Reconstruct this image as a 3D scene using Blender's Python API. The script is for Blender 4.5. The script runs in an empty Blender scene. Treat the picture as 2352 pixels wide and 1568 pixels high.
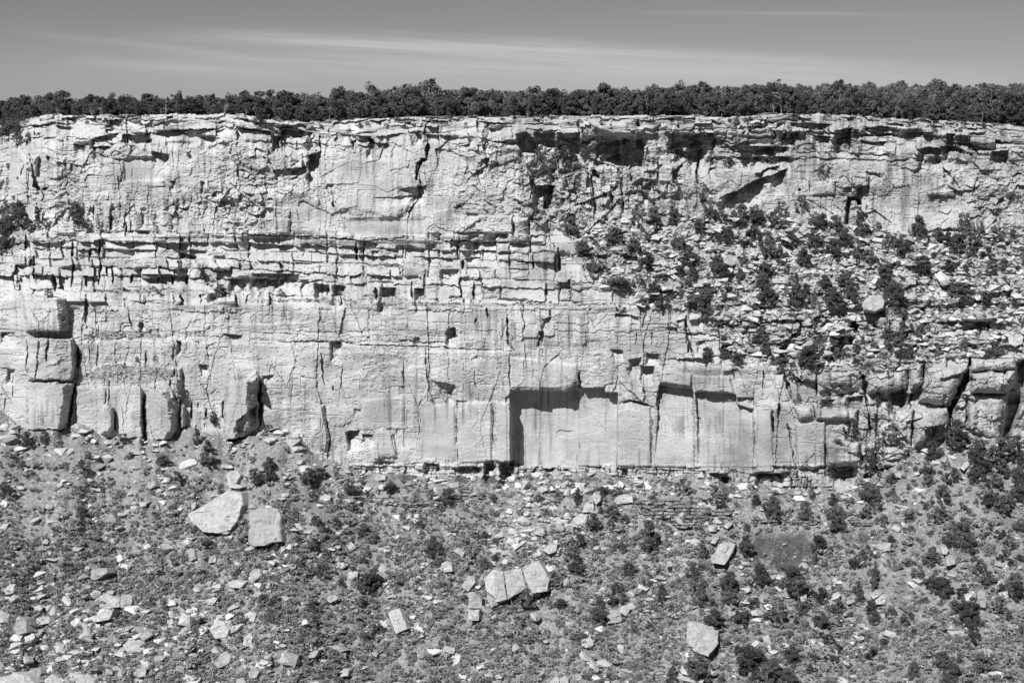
import bpy, bmesh, math, random
import numpy as np
random.seed(7); RNG = np.random.default_rng(11)
scene = bpy.context.scene
COL = scene.collection

# ---------------------------------------------------------------- camera, sky, sun, exposure
F = 3375.0            # focal length in units of the 2352 wide photograph
CAMZ = 4.1
TH = math.atan(556.0 / F)
cd = bpy.data.cameras.new("camera"); cam = bpy.data.objects.new("camera", cd); COL.objects.link(cam)
cam.location = (0, 0, CAMZ); cam.rotation_euler = (math.pi / 2 - TH, 0, 0)
cd.sensor_width = 36.0; cd.lens = 36.0 * F / 2352.0; cd.clip_start = 1.0; cd.clip_end = 20000.0
scene.camera = cam
scene.cycles.diffuse_bounces = 2

SUN_EL, SUN_AZ = math.radians(46), math.radians(30)      # azimuth to the left of straight behind the camera
sd_ = bpy.data.lights.new("sun", 'SUN'); sd_.energy = 4.6; sd_.angle = math.radians(0.5); sd_.color = (1, 1, 1)
sun = bpy.data.objects.new("sun", sd_); COL.objects.link(sun)
sun.location = (-200, -200, 300)
from mathutils import Vector
sun.rotation_euler = Vector((-math.sin(SUN_AZ) * math.cos(SUN_EL), -math.cos(SUN_AZ) * math.cos(SUN_EL), math.sin(SUN_EL))).to_track_quat('Z', 'Y').to_euler()

world = bpy.data.worlds.new("World"); scene.world = world; world.use_nodes = True
wt = world.node_tree; wn = wt.nodes; wl = wt.links; wn.clear()
def wm(op, a, b=None, c=None, clamp=False):
    n = wn.new('ShaderNodeMath'); n.operation = op; n.use_clamp = clamp
    for i, s in enumerate((a, b, c)):
        if s is None: continue
        if isinstance(s, (int, float)): n.inputs[i].default_value = s
        else: wl.new(s, n.inputs[i])
    return n.outputs[0]
sky = wn.new('ShaderNodeTexSky'); sky.sky_type = 'NISHITA'; sky.sun_disc = False
sky.sun_elevation = SUN_EL; sky.sun_rotation = math.pi + SUN_AZ; sky.altitude = 2000; sky.dust_density = 0.6
sep = wn.new('ShaderNodeSeparateColor'); wl.new(sky.outputs[0], sep.inputs[0])
skyv = wm('ADD', wm('MULTIPLY', sep.outputs[0], 0.8), wm('MULTIPLY', sep.outputs[1], 0.2))   # a black and white photo taken through a red filter
tc = wn.new('ShaderNodeTexCoord'); sx = wn.new('ShaderNodeSeparateXYZ'); wl.new(tc.outputs['Generated'], sx.inputs[0])
yy = wm('MAXIMUM', sx.outputs[1], 0.05)
ex = wm('DIVIDE', sx.outputs[0], yy); ez = wm('DIVIDE', sx.outputs[2], yy)
def wnoise(sx_, sz_, skew, det=6, rough=0.6, off=0.0):
    c = wn.new('ShaderNodeCombineXYZ')
    wl.new(wm('MULTIPLY', ex, sx_), c.inputs[0])
    wl.new(wm('ADD', wm('MULTIPLY', ez, sz_), wm('MULTIPLY', ex, skew)), c.inputs[1]); c.inputs[2].default_value = off
    n = wn.new('ShaderNodeTexNoise'); n.inputs['Scale'].default_value = 1.0; n.inputs['Detail'].default_value = det
    n.inputs['Roughness'].default_value = rough; wl.new(c.outputs[0], n.inputs['Vector']); return n.outputs[0]
def wband(cx, cz, slope, curve, half, thick):      # a long soft streak of cirrus: centre, slope, bend, half length, thickness
    dx = wm('SUBTRACT', ex, cx)
    c = wm('ADD', wm('ADD', cz, wm('MULTIPLY', dx, slope)), wm('MULTIPLY', wm('MULTIPLY', dx, dx), curve))
    d = wm('DIVIDE', wm('SUBTRACT', wm('ADD', ez, wm('MULTIPLY', wm('SUBTRACT', wnoise(9, 60, 3, 3, .5, 3.1), 0.5), thick * 1.6)), c), thick)
    g = wm('EXPONENT', wm('MULTIPLY', wm('MULTIPLY', d, d), -1.0))
    h = wm('DIVIDE', dx, half); h = wm('SUBTRACT', 1.0, wm('MULTIPLY', h, h), clamp=True)
    return wm('MULTIPLY', g, h)
b1 = wband(-0.10, 0.0365, -0.045, -0.02, 0.17, 0.0036)
b2 = wband(0.05, 0.0225, -0.028, -0.03, 0.31, 0.0080)
b3 = wband(0.02, 0.0345, -0.045, -0.03, 0.25, 0.0046)
b4 = wband(0.19, 0.0560, -0.010, 0.0, 0.12, 0.0014)
b5 = wband(0.0, 0.0665, 0.0, 0.0, 0.010, 0.0020)
b6 = wband(-0.24, 0.0350, -0.11, 0.0, 0.10, 0.0028)
b7 = wband(-0.22, 0.0195, -0.07, 0.0, 0.09, 0.0030)
fil = wm('MULTIPLY', wm('SUBTRACT', wnoise(6, 230, 13, 12, .72), 0.33), 2.6, clamp=True)
bs = wm('ADD', wm('ADD', b1, wm('MULTIPLY', b2, 0.75)), wm('ADD', wm('MULTIPLY', b3, 0.8), wm('ADD', wm('MULTIPLY', b4, .45), wm('ADD', wm('MULTIPLY', b5, .5), wm('ADD', wm('MULTIPLY', b6, .55), wm('MULTIPLY', b7, .6))))))
cloud = wm('MULTIPLY', bs, wm('ADD', wm('MULTIPLY', fil, 0.85), 0.25), clamp=True)
# darker filtered sky overhead, cloud light added
skyt = wm('MULTIPLY', skyv, 0.31)
veil = wm('EXPONENT', wm('MULTIPLY', wm('POWER', wm('DIVIDE', wm('SUBTRACT', ez, wm('SUBTRACT', 0.017, wm('MULTIPLY', ex, 0.02))), 0.013), 2.0), -1.0))
veil = wm('MULTIPLY', wm('MULTIPLY', veil, wm('SUBTRACT', 1.0, wm('POWER', wm('MULTIPLY', ex, 2.6), 2.0), clamp=True)), wm('ADD', 0.25, wm('MULTIPLY', wnoise(5, 130, 8, 7, .6, 7.7), 0.9)))
tot = wm('ADD', skyt, wm('ADD', wm('MULTIPLY', cloud, 1.25), wm('MULTIPLY', veil, 0.62)))
comb = wn.new('ShaderNodeCombineColor')
for i in range(3): wl.new(tot, comb.inputs[i])
bg = wn.new('ShaderNodeBackground'); wl.new(comb.outputs[0], bg.inputs[0]); bg.inputs[1].default_value = 0.10
wo = wn.new('ShaderNodeOutputWorld'); wl.new(bg.outputs[0], wo.inputs[0])

vs = scene.view_settings; vs.view_transform = 'Standard'; vs.look = 'None'; vs.exposure = 0.47; vs.gamma = 1.0; vs.use_curve_mapping = False

# ---------------------------------------------------------------- small helpers
def tag(o, label=None, cat=None, group=None, kind=None):
    if label: o['label'] = label
    if cat: o['category'] = cat
    if group: o['group'] = group
    if kind: o['kind'] = kind
    return o
def mesh_np(name, verts, faces, k, mat=None, flat=True, attrs=None):
    me = bpy.data.meshes.new(name); nv, nf = len(verts), len(faces)
    me.vertices.add(nv); me.vertices.foreach_set('co', np.ascontiguousarray(verts, dtype=np.float32).ravel())
    me.loops.add(nf * k); me.polygons.add(nf)
    me.loops.foreach_set('vertex_index', np.ascontiguousarray(faces, dtype=np.int32).ravel())
    me.polygons.foreach_set('loop_start', np.arange(0, nf * k, k, dtype=np.int32))
    me.update(calc_edges=True)
    if flat: me.shade_flat()
    else: me.shade_smooth()
    for an, av in (attrs or {}).items():
        a = me.attributes.new(an, 'FLOAT', 'POINT'); a.data.foreach_set('value', np.ascontiguousarray(av, dtype=np.float32).ravel())
    if mat: me.materials.append(mat)
    return me
def link(name, me, parent=None):
    o = bpy.data.objects.new(name, me); COL.objects.link(o)
    if parent: o.parent = parent
    return o

# ---------------------------------------------------------------- materials (grey: the photograph is black and white)
def mat_new(name):
    m = bpy.data.materials.new(name); m.use_nodes = True; t = m.node_tree; t.nodes.clear()
    o = t.nodes.new('ShaderNodeOutputMaterial'); b = t.nodes.new('ShaderNodeBsdfPrincipled'); t.links.new(b.outputs[0], o.inputs[0])
    b.inputs['Roughness'].default_value = 0.95; b.inputs['Specular IOR Level'].default_value = 0.15
    return m, t, b
def mnoise(t, scale, det=5, rough=0.6, stretch=(1, 1, 1), obj=False):
    tc = t.nodes.new('ShaderNodeTexCoord'); mp = t.nodes.new('ShaderNodeMapping'); mp.inputs['Scale'].default_value = stretch
    t.links.new(tc.outputs['Object'], mp.inputs[0])
    n = t.nodes.new('ShaderNodeTexNoise'); n.inputs['Scale'].default_value = scale; n.inputs['Detail'].default_value = det
    n.inputs['Roughness'].default_value = rough; t.links.new(mp.outputs[0], n.inputs['Vector']); return n.outputs[0]
def mramp(t, src, a, b, lo, hi):
    r = t.nodes.new('ShaderNodeMapRange'); t.links.new(src, r.inputs[0])
    for i, x in enumerate((a, b, lo, hi)): r.inputs[i + 1].default_value = x
    return r.outputs[0]
def mmul(t, a, b):
    n = t.nodes.new('ShaderNodeMath'); n.operation = 'MULTIPLY'
    for i, s in enumerate((a, b)):
        if isinstance(s, (int, float)): n.inputs[i].default_value = s
        else: t.links.new(s, n.inputs[i])
    return n.outputs[0]
def to_col(t, v, b):
    c = t.nodes.new('ShaderNodeCombineColor')
    for i in range(3): t.links.new(v, c.inputs[i])
    t.links.new(c.outputs[0], b.inputs['Base Color'])
def bump(t, h, b, strength, dist):
    n = t.nodes.new('ShaderNodeBump'); n.inputs['Strength'].default_value = strength; n.inputs['Distance'].default_value = dist
    t.links.new(h, n.inputs['Height']); t.links.new(n.outputs[0], b.inputs['Normal'])
def make_ground_mat(name, fine, bstr, bdist):
    m, t, b = mat_new(name)
    a = t.nodes.new('ShaderNodeAttribute'); a.attribute_name = 'tone'
    n1 = mnoise(t, fine, 6, 0.7); n2 = mnoise(t, 0.35, 4, 0.6, (1, 1, 2.2))
    v = mmul(t, mmul(t, a.outputs['Fac'], mramp(t, n1, .3, .7, .86, 1.14)), mramp(t, n2, .3, .7, .93, 1.07))
    to_col(t, v, b); bump(t, n1, b, bstr, bdist); return m
M_CLIFF = make_ground_mat('sandstone', 2.6, 0.5, 0.25)
M_TALUS = make_ground_mat('talus_soil', 5.0, 0.8, 0.22)
def make_rock_mat():
    m, t, b = mat_new('boulder_rock')
    oi = t.nodes.new('ShaderNodeObjectInfo')
    n1 = mnoise(t, 1.6, 7, 0.68); n2 = mnoise(t, 0.5, 3, 0.6, (1, 1, 5))
    v = mmul(t, mmul(t, mramp(t, n1, .3, .7, .40, .64), mramp(t, n2, .35, .65, .86, 1.08)), mramp(t, oi.outputs['Random'], 0, 1, .78, 1.08))
    to_col(t, v, b); n3 = mnoise(t, 4.5, 5, .7, (1, 1, 2.5)); bump(t, n3, b, 1.0, 0.35); return m
M_ROCK = make_rock_mat()
def make_leaf_mat(name, lo, hi):
    m, t, b = mat_new(name)
    oi = t.nodes.new('ShaderNodeObjectInfo'); a = t.nodes.new('ShaderNodeAttribute'); a.attribute_name = 'tone'
    v = mmul(t, mramp(t, a.outputs['Fac'], 0, 1, lo, hi), mramp(t, oi.outputs['Random'], 0, 1, .7, 1.5))
    to_col(t, v, b); b.inputs['Roughness'].default_value = 0.7; return m
M_LEAF = make_leaf_mat('juniper_foliage', .028, .13)
M_SAGE = make_leaf_mat('sage_foliage', .06, .30)
m, t, b = mat_new('bark'); to_col(t, mramp(t, mnoise(t, 6, 4), .3, .7, .10, .22), b); M_BARK = m
m, t, b = mat_new('dead_wood'); to_col(t, mramp(t, mnoise(t, 6, 4), .3, .7, .26, .42), b); M_DEAD = m

# ---------------------------------------------------------------- numpy noise
TAB = RNG.random((64, 256, 256)).astype(np.float32)
def vn(x, y, s):
    T = TAB[s % 64]; xf = np.floor(x); yf = np.floor(y); xi = xf.astype(np.int32) & 255; yi = yf.astype(np.int32) & 255
    fx = x - xf; fy = y - yf; fx = fx * fx * (3 - 2 * fx); fy = fy * fy * (3 - 2 * fy); x1 = (xi + 1) & 255; y1 = (yi + 1) & 255
    a = T[yi, xi]; b = T[yi, x1]; c = T[y1, xi]; d = T[y1, x1]
    return (a + (b - a) * fx) * (1 - fy) + (c + (d - c) * fx) * fy
def fbm(x, y, o, s, g=0.55):
    r = 0; a = 1; tt = 0
    for i in range(o):
        r = r + a * (vn(x * 0.966 + y * 0.259 + 17.3 * i, y * 0.966 - x * 0.259 + 9.1 * i, s + i) - 0.5); tt += a; a *= g; x = x * 2.03; y = y * 2.03
    return r / tt * 2
def voro(x, y, s, jit=0.9):
    xi = np.floor(x).astype(np.int32); yi = np.floor(y).astype(np.int32)
    f1 = np.full(x.shape, 9., np.float32); f2 = f1.copy(); bx = np.zeros_like(f1); by = np.zeros_like(f1); ci = np.zeros(x.shape, np.int32); cj = ci.copy()
    for j in (-1, 0, 1):
        for i in (-1, 0, 1):
            cx = (xi + i) & 255; cy = (yi + j) & 255
            px = xi + i + 0.5 + jit * (TAB[s % 64][cy, cx] - 0.5); py = yi + j + 0.5 + jit * (TAB[(s + 1) % 64][cy, cx] - 0.5)
            dx = x - px; dy = y - py; d = dx * dx + dy * dy; m = d < f1
            f2 = np.where(m, f1, np.minimum(f2, d)); f1 = np.where(m, d, f1)
            bx = np.where(m, dx, bx); by = np.where(m, dy, by); ci = np.where(m, cx, ci); cj = np.where(m, cy, cj)
    return TAB[(s + 2) % 64][cj, ci], TAB[(s + 3) % 64][cj, ci], TAB[(s + 4) % 64][cj, ci], bx, by, np.sqrt(f2) - np.sqrt(f1)
def facets(x, y, s, tx, ty, off=1.0):      # chiselled facets: each cell its own offset and tilt
    a, b, c, dx, dy, e = voro(x, y, s)
    return (a - .5) * off + (b - .5) * 2 * tx * dx + (c - .5) * 2 * ty * dy, e
def sst(x, a, b):
    t = np.clip((x - a) / (b - a), 0, 1); return t * t * (3 - 2 * t)
def ip(u, pts):
    p = np.array(pts, float); return np.interp(u, p[:, 0], p[:, 1])

# ---------------------------------------------------------------- the sheet of terrain: rim, cliff bands, bench and talus, by line of sight (u, v) and real depth
STEP = 1.7
ui = np.arange(-110, 2465, STEP); U = np.concatenate([np.arange(-900, -110, 12.0), ui, np.arange(ui[-1] + 12, 3260, 12.0)])
vi = np.arange(255, 1610, STEP); R = np.concatenate([vi, np.arange(vi[-1] + 10, 2100, 14.0)])
nu, nv = len(U), len(R)
rim = ip(U, [(-900, 300), (-100, 300), (0, 292), (38, 292), (55, 278), (88, 268), (100, 263), (200, 265), (330, 264), (420, 264), (560, 262), (600, 272), (640, 280), (740, 280), (820, 274), (930, 268), (1160, 268), (1300, 265),
             (1470, 268), (1600, 266), (1720, 270), (1770, 256), (1790, 262), (1880, 262), (2000, 268), (2130, 276), (2250, 282), (2352, 292), (2500, 300), (3300, 320)])
rim = rim + 2.5 * (np.round(2.5 * vn(U / 19, U * 0, 5)) / 2.5 - .5) * 2 + 1.5 * (vn(U / 5, U * 0, 6) - .5)
UU, RR = np.meshgrid(U, R); VV = np.where(RR < 330, rim[None, :] + (RR - 255) / 75.0 * (330 - rim[None, :]), RR)
UU = UU.astype(np.float32); VV = VV.astype(np.float32)
cols = {
 -900: [(255, -30), (480, -28), (560, -20), (690, -14), (1000, -10), (1800, -8)],
 -150: [(255, -26), (480, -24), (560, -8), (660, -1), (690, 1), (790, 3), (800, 4), (1000, 5), (1800, 7)],
 20: [(255, -24), (300, -22), (480, -19), (560, -4), (660, 1), (690, 3), (790, 5), (800, 6), (1000, 7), (1800, 8)],
 75: [(255, -12), (300, -9), (350, -5), (520, -4), (545, 1), (660, 4), (690, 6), (790, 8), (1000, 9), (1800, 10)],
 130: [(255, -4), (290, -2.6), (330, -1), (530, 1.2), (540, .6), (660, 5), (690, 7), (790, 9), (1000, 10), (1800, 11)],
 600: [(255, -3), (280, -2), (330, -.5), (541, 1.8), (548, .9), (680, 6), (700, 8), (785, 9), (795, 9.6), (1080, 10.5), (1100, 12), (1800, 14)],
 1190: [(255, -3), (280, -2), (330, -.5), (552, 1.8), (560, .9), (690, 6), (705, 8), (800, 9), (810, 9.6), (1080, 10.5), (1100, 12), (1800, 14)],
 1270: [(255, -5.5), (300, -5), (340, -7), (530, -5), (562, 2), (690, 6.5), (705, 8.2), (840, 9.5), (1080, 10.2), (1800, 13)],
 1350: [(255, -5.5), (300, -4), (350, -7), (510, -6), (640, 4), (690, 7), (705, 8.5), (840, 10), (1080, 10.8), (1800, 13)],
 1480: [(255, -5.5), (300, -4), (350, -6), (480, -6), (690, 9), (705, 10), (830, 11.5), (1080, 12.2), (1800, 15)],
 1700: [(255, -5.5), (300, -4), (350, -5), (480, -5), (700, 11), (720, 12), (830, 16), (850, 17), (1080, 18), (1800, 20)],
 2000: [(255, -5.5), (300, -4), (480, -4), (500, -3), (700, 12), (830, 19), (850, 20), (1080, 21), (1800, 23)],
 2352: [(255, -12), (300, -5), (490, -4), (630, 7), (640, 9), (700, 11), (830, 19), (1000, 20), (1800, 22)],
 3300: [(255, -14), (300, -6), (490, -4), (630, 7), (700, 11), (830, 19), (1000, 20), (1800, 22)]}
ck = sorted(cols); prof = np.stack([ip(R, cols[k]) for k in ck])
P = np.zeros((nv, nu), np.float32)
for r in range(nv): P[r] = np.interp(U, ck, prof[:, r])
vt = [(-900, 900), (-100, 930), (0, 945), (59, 988), (145, 989), (171, 968), (204, 984), (231, 1004), (330, 1007), (389, 1011), (425, 981), (461, 988), (514, 1011), (541, 1017), (587, 997), (610, 980), (632, 983), (680, 1001),
      (719, 1037), (746, 1057), (779, 1063), (838, 1083), (937, 1090), (1069, 1096), (1200, 1093), (1241, 1070), (1313, 1083), (1445, 1096), (1626, 1093), (1709, 1113), (1755, 1113), (1881, 1129), (1953, 1106), (2003, 1090),
      (2085, 1053), (2135, 1027), (2217, 1010), (2283, 1004), (2352, 1004), (3300, 990)]
VT = ip(U, vt) + 5 * (vn(U / 14, U * 0, 9) - .5) * 2
VS = ip(U, vt); k = np.exp(-np.linspace(-2, 2, 121) ** 2); k /= k.sum(); VS = np.convolve(np.pad(VS, 60, mode='edge'), k, 'valid')
benchtop = ip(U, [(-900, 2000), (1270, 2000), (1275, 500), (1320, 500), (1360, 520), (1400, 510), (1440, 475), (1540, 480), (1600, 478), (1720, 500), (1850, 495), (1930, 520), (2050, 530), (2150, 545), (2240, 530), (2352, 520), (3300, 520)])
benchbot = ip(U, [(-900, 0), (1270, 0), (1285, 520), (1320, 560), (1340, 600), (1365, 650), (1440, 672), (1480, 705), (1560, 702), (1600, 712), (1660, 790), (1700, 815), (1760, 832), (1850, 840), (1960, 850), (2060, 850), (2120, 830), (2250, 815), (2352, 800), (3300, 800)])
WJ = 6 * fbm(UU / 22, VV / 22, 3, 20)
bench = sst(VV + WJ, benchtop - 4, benchtop + 8) * (1 - sst(VV + WJ, benchbot - 8, benchbot + 3))
isT = VV > VT[None, :]
def bandm(u0, u1, v0, v1): return sst(UU + WJ * 2, u0 - 8, u0 + 8) * (1 - sst(UU + WJ * 2, u1 - 8, u1 + 8)) * sst(VV + WJ * .8, v0 - 2, v0 + 2) * (1 - sst(VV + WJ * .8, v1 - 2, v1 + 2))
for b_ in ((1560, 2400, 702, 724), (1700, 1850, 724, 745), (2062, 2400, 626, 688), (1880, 2010, 735, 770), (2140, 2400, 705, 790), (1580, 1800, 745, 785), (1720, 1800, 500, 512), (1800, 1960, 640, 656)): bench = bench * (1 - bandm(*b_))
# areas of soil on ledges of the left wall
def gz(u, v, ru, rv): return np.exp(-(((UU - u) / ru) ** 2 + ((VV - v) / rv) ** 2) * 1.5)
soilL = np.clip(gz(290, 770, 110, 12) * 1.3 + gz(300, 860, 120, 25) * 1.5 + gz(330, 668, 200, 7) + gz(700, 690, 200, 6) + gz(1000, 700, 250, 6) + gz(1300, 700, 150, 6) + gz(30, 545, 50, 40) * 1.4 + gz(400, 548, 60, 8) + gz(1345, 580, 40, 60), 0, 1)
soilL = np.where(soilL + .35 * fbm(UU / 10, VV / 6, 3, 23) > .5, 1, 0) * (1 - isT)

D = np.zeros_like(P)     # detail, metres toward the viewer
wu = 3.0 * fbm(UU / 14, VV / 14, 3, 24); wv = 3.0 * fbm(UU / 14, VV / 14, 3, 28)
XU = UU + wu; XV = VV + wv
rows = lambda a, b: slice(max(0, np.searchsorted(R, a) - 30), min(nv, np.searchsorted(R, b) + 3))
# --- strata: beds broken in blocks
def strata(lines, wmin, wmax, amp, cr, under, seed, weight, bev=3.0, tilt=.5, v0=240, v1=1300, warp=1.0):
    s = rows(v0, v1); u = (UU + wu * warp)[s]; v = (VV + wv * .7 * warp)[s]; rg = np.random.default_rng(seed)
    L = [ip(U, l)[None, :] if not np.isscalar(l) else np.full((1, nu), l) for l in lines]
    out = np.zeros_like(v); v = v + 2.2 * warp * fbm(UU[s] / 95, VV[s] / 60, 2, seed % 20 + 5) + .8 * warp * fbm(UU[s] / 15, VV[s] / 19, 2, seed % 20 + 9) + 2.4 * warp * (TAB[seed % 30][(np.floor(VV[s] / 34)).astype(int) & 255, (np.floor((UU[s] + wu[s] * 1.5) / 43 + np.floor(VV[s] / 34) * .37)).astype(int) & 255] - .5)
    for k in range(len(L) - 1):
        keep_ = k > 0 and rg.random() < .55
        if not keep_:
            e = [-950.0]
            while e[-1] < 3350: e.append(e[-1] + (wmin + (wmax - wmin) * rg.random() ** 1.8) * (0.5 if rg.random() < .25 else 1.25))
            e = np.array(e); n = len(e); off0 = rg.uniform(-.5, .5, n); same = np.zeros(n, bool)
        else: same = rg.random(n) < .5; off0 = np.where(same, off0, rg.uniform(-.5, .5, n))
        off = off0.copy(); tl = rg.uniform(-1, 1, n); tv = rg.uniform(-1, 1, n); bedoff = rg.uniform(-.25, .25)
        und = np.clip(rg.uniform(-.8, 1.3, n), 0, 1); jw = rg.random(n); jh = np.where(same, 0, rg.random(n)); off = off0 * rg.uniform(.85, 1.0, n) if keep_ else off; off0 = off; off_ = np.where(rg.random(n) < .4, np.roll(off, 1), off) * rg.uniform(.4, 1.3)
        i = np.clip(np.searchsorted(e, u) - 1, 0, n - 2); uc = (e[i] + e[i + 1]) / 2; hw = (e[i + 1] - e[i]) / 2
        mg = np.clip((fbm(u / 60, u * 0 + k * 7.3 + seed, 2, 45) + .12) * 5, 0, 1)
        th = L[k + 1] - L[k]; m = (v >= L[k]) & (v < L[k + 1])
        de = hw - np.abs(u - uc); dt = v - L[k]; db = L[k + 1] - v
        h = amp * (off[i] + bedoff) + tilt * amp * .35 * tl[i] * (u - uc) / hw + tilt * amp * .4 * tv[i] * (dt / th - .5)
        h = h - cr * (1 - sst(de, 0, bev * (.6 + jw[i]))) * np.clip(jw[i] * 2.2 - .7, 0, 1.6) - cr * .8 * (1 - sst(dt, 0, bev * .8)) * np.clip(jh[i] * 2 - .5, .05, 1.3) * mg - under * und[i] * mg * (1 - sst(db, 0, np.maximum(2.5, th * .22)))
        out = np.where(m, h, out)
    D[s] += out * (weight[s] if not np.isscalar(weight) else weight)
def lin(*p): return list(p)
# zone weights
wB = np.interp(VV, [480, 560, 640, 705, 730], [1290, 1325, 1385, 1500, 1560]); wL = 1 - sst(UU + WJ - wB, -10, 25)
rock = (1 - isT) * (1 - bench)
# cap beds just below the rim
wc = (1 - sst(VV + WJ, 325, 350)) * (1 - isT)
k0 = [(-900, 230), (3300, 230)]
cb = [k0] + [[(uu, float(np.interp(uu, U, rim)) + dv * (1 + .25 * math.sin(uu * .011 + dv)) ) for uu in range(-900, 3301, 60)] for dv in (2, 6, 9, 14, 18, 24, 29, 36, 43, 51, 60, 72, 84)]
strata(cb, 9, 70, 2.5, .4, 1.1, 101, wc * np.clip(.75 + 1.2 * fbm(UU / 60, VV / 20, 2, 53), .25, 1.3), 2.6, .9, 240, 370, 2.0)
# thin beds, right side upper (300-450)
wr = sst(UU, 1580, 1680) * sst(VV, 290, 310) * (1 - sst(VV, 350, 400)) * rock
strata([280, 292, 300, 312, 318, 330, 345, 352, 366, 380, 400], 40, 200, 1.5, .5, .8, 102, wr, 2.5, .6, 270, 420, 2.0)
# block ledges, left and middle
wb = wL * sst(VV, 528, 545) * (1 - sst(VV, 690, 704)) * rock
beds = [[(-900, a), (0, a), (600, b_), (1200, c), (1480, d)] for a, b_, c, d in ((520, 526, 540, 545), (531, 540, 557, 560), (553, 560, 578, 585), (568, 578, 600, 610), (586, 600, 622, 632), (607, 622, 645, 655), (630, 641, 662, 672), (664, 678, 692, 698), (690, 700, 712, 720))]
strata(beds, 20, 85, 2.6, .9, 1.6, 103, wb, 2.6, .8, 520, 730, 1.9)
strata(beds[:6], 60, 190, 1.6, .2, .5, 133, wb, 3, .5, 520, 730, 1.0)
# wall between the ledges and the long bedding crack
wd = rock * sst(VV, 692, 704) * (1 - sst(VV, 785, 800)) * (1 - sst(UU, 1540, 1620))
strata([690, 712, 742, 760, 772, 783, 800], 50, 160, .7, .3, .35, 104, wd, 2.5, .7, 690, 810, 2)
# bottom thin bricks under the big wall
wf = rock * sst(UU, 700, 760) * sst(VV, [[0]][0][0] + 1062, 1072) * (1 - sst(UU, 1980, 2050))
strata([1060, 1071, 1078, 1086, 1094, 1104, 1116, 1130], 12, 45, 1.5, .7, .7, 105, wf, 2.0, .6, 1050, 1140, 1.2)
# right lower mass: bedding ledges 700-850 then rounded blocks
wg = rock * sst(UU, 1480, 1600) * sst(VV, 690, 700) * (1 - sst(VV, 830, 860)) + rock * 0
strata([690, 708, 722, 735, 752, 768, 776, 790, 808, 820, 838, 860], 30, 130, 1.9, .7, 1.0, 106, wg, 4, .8, 690, 870, 2.2)
wg2 = rock * sst(UU - np.interp(VV, [0, 850, 925, 2000], [1700, 1740, 1910, 1960]), 0, 70) * sst(VV, 835, 860)
strata([830, 872, 905, 930, 985, 1040, 1080, 1140], 50, 150, 1.5, 1.2, .9, 107, wg2, 9, .8, 830, 1140, 2.5)
strata([620, 632, 641, 655, 662, 690, 700, 715], 60, 180, 2.0, 1.0, 1.2, 108, sst(UU, 2040, 2070) * sst(VV, 618, 630) * (1 - sst(VV, 705, 725)), 3, .6, 610, 730, 1.5)
# --- massive walls: joint panels and chiselled facets
s = rows(300, 560)
q = rows(255, 1140)
big, e1 = facets(XU[q] / 62, XV[q] / 48, 30, 1.0, 1.0, 1.0)
med, e2 = facets(XU[q] / 21, XV[q] / 17, 34, 1.0, 1.2, .8)
sml, e3 = facets(XU[q] / 8.5, XV[q] / 6.5, 38, 1.0, 1.2, .8)
upr = rock[q] * sst(VV[q], 300, 340) * (1 - sst(VV[q], 530, 545))
roughmap = np.clip(.20 + 1.1 * fbm(UU[q] / 90, VV[q] / 70, 3, 42), .05, 1.0)
def boost(u, v, ru, rv, a):
    global roughmap
    roughmap = roughmap + a * np.exp(-(((UU[q] - u) / ru) ** 2 + ((VV[q] - v) / rv) ** 2))
boost(1370, 440, 170, 90, 1.0); boost(560, 420, 90, 90, .7); boost(2330, 450, 110, 80, 1.0); boost(260, 480, 130, 35, .4); boost(150, 310, 150, 30, .5); boost(1100, 330, 100, 30, .6); boost(1250, 480, 60, 80, .6); boost(1120, 400, 60, 60, .3)
boost(850, 430, 120, 60, -.5); boost(380, 385, 60, 35, -.5); boost(250, 400, 70, 50, -.3); boost(900, 520, 110, 30, -.6); boost(2050, 400, 150, 60, -.1)
roughmap = np.clip(roughmap, .03, 1.3)
D[q] += upr * (1.1 * big * (.4 + roughmap) + 1.15 * med * roughmap + .42 * sml * (roughmap * .9 + .05))
# vertical fluted ribs on the right of the upper wall
ribs, _ = facets(XU[q] / 12, XV[q] / 55, 46, 1.3, .6, 1.0)
D[q] += upr * 1.0 * ribs * (np.exp(-(((UU[q] - 1380) / 130) ** 2 + ((VV[q] - 430) / 75) ** 2)) + .5 * np.exp(-(((UU[q] - 330) / 200) ** 2 + ((VV[q] - 500) / 35) ** 2)) + .25)
# lower walls: broad vertical panels
rb = np.interp(VV[q], [0, 850, 925, 2000], [1700, 1740, 1900, 1950]); low = rock[q] * sst(VV[q], 700, 712) * (1 - sst(UU[q] - rb, 0, 70))
pan, ep = facets(XU[q] / 46, XV[q] / 230, 50, .8, .3, 1.0)
pan2, _ = facets(XU[q] / 17, XV[q] / 90, 54, .9, .4, .7)
chips, _ = facets(XU[q] / 26, XV[q] / 20, 58, 1.0, 1.0, .8)
D[q] += low * (.75 * pan + .32 * pan2 * np.clip(.5 + 1.6 * fbm(UU[q] / 80, VV[q] / 80, 2, 60), 0, 1.5) + .42 * chips * np.clip(.15 + 1.8 * fbm(UU[q] / 100, VV[q] / 60, 3, 62), 0, 1.5) + .05 * sml)
D[q] -= low * .3 * (ep < .009)
rt = rock[q] * sst(UU[q] - rb, 0, 80) * sst(VV[q], 700, 720)
D[q] += rt * (1.2 * big + .7 * med + .16 * sml)
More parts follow.
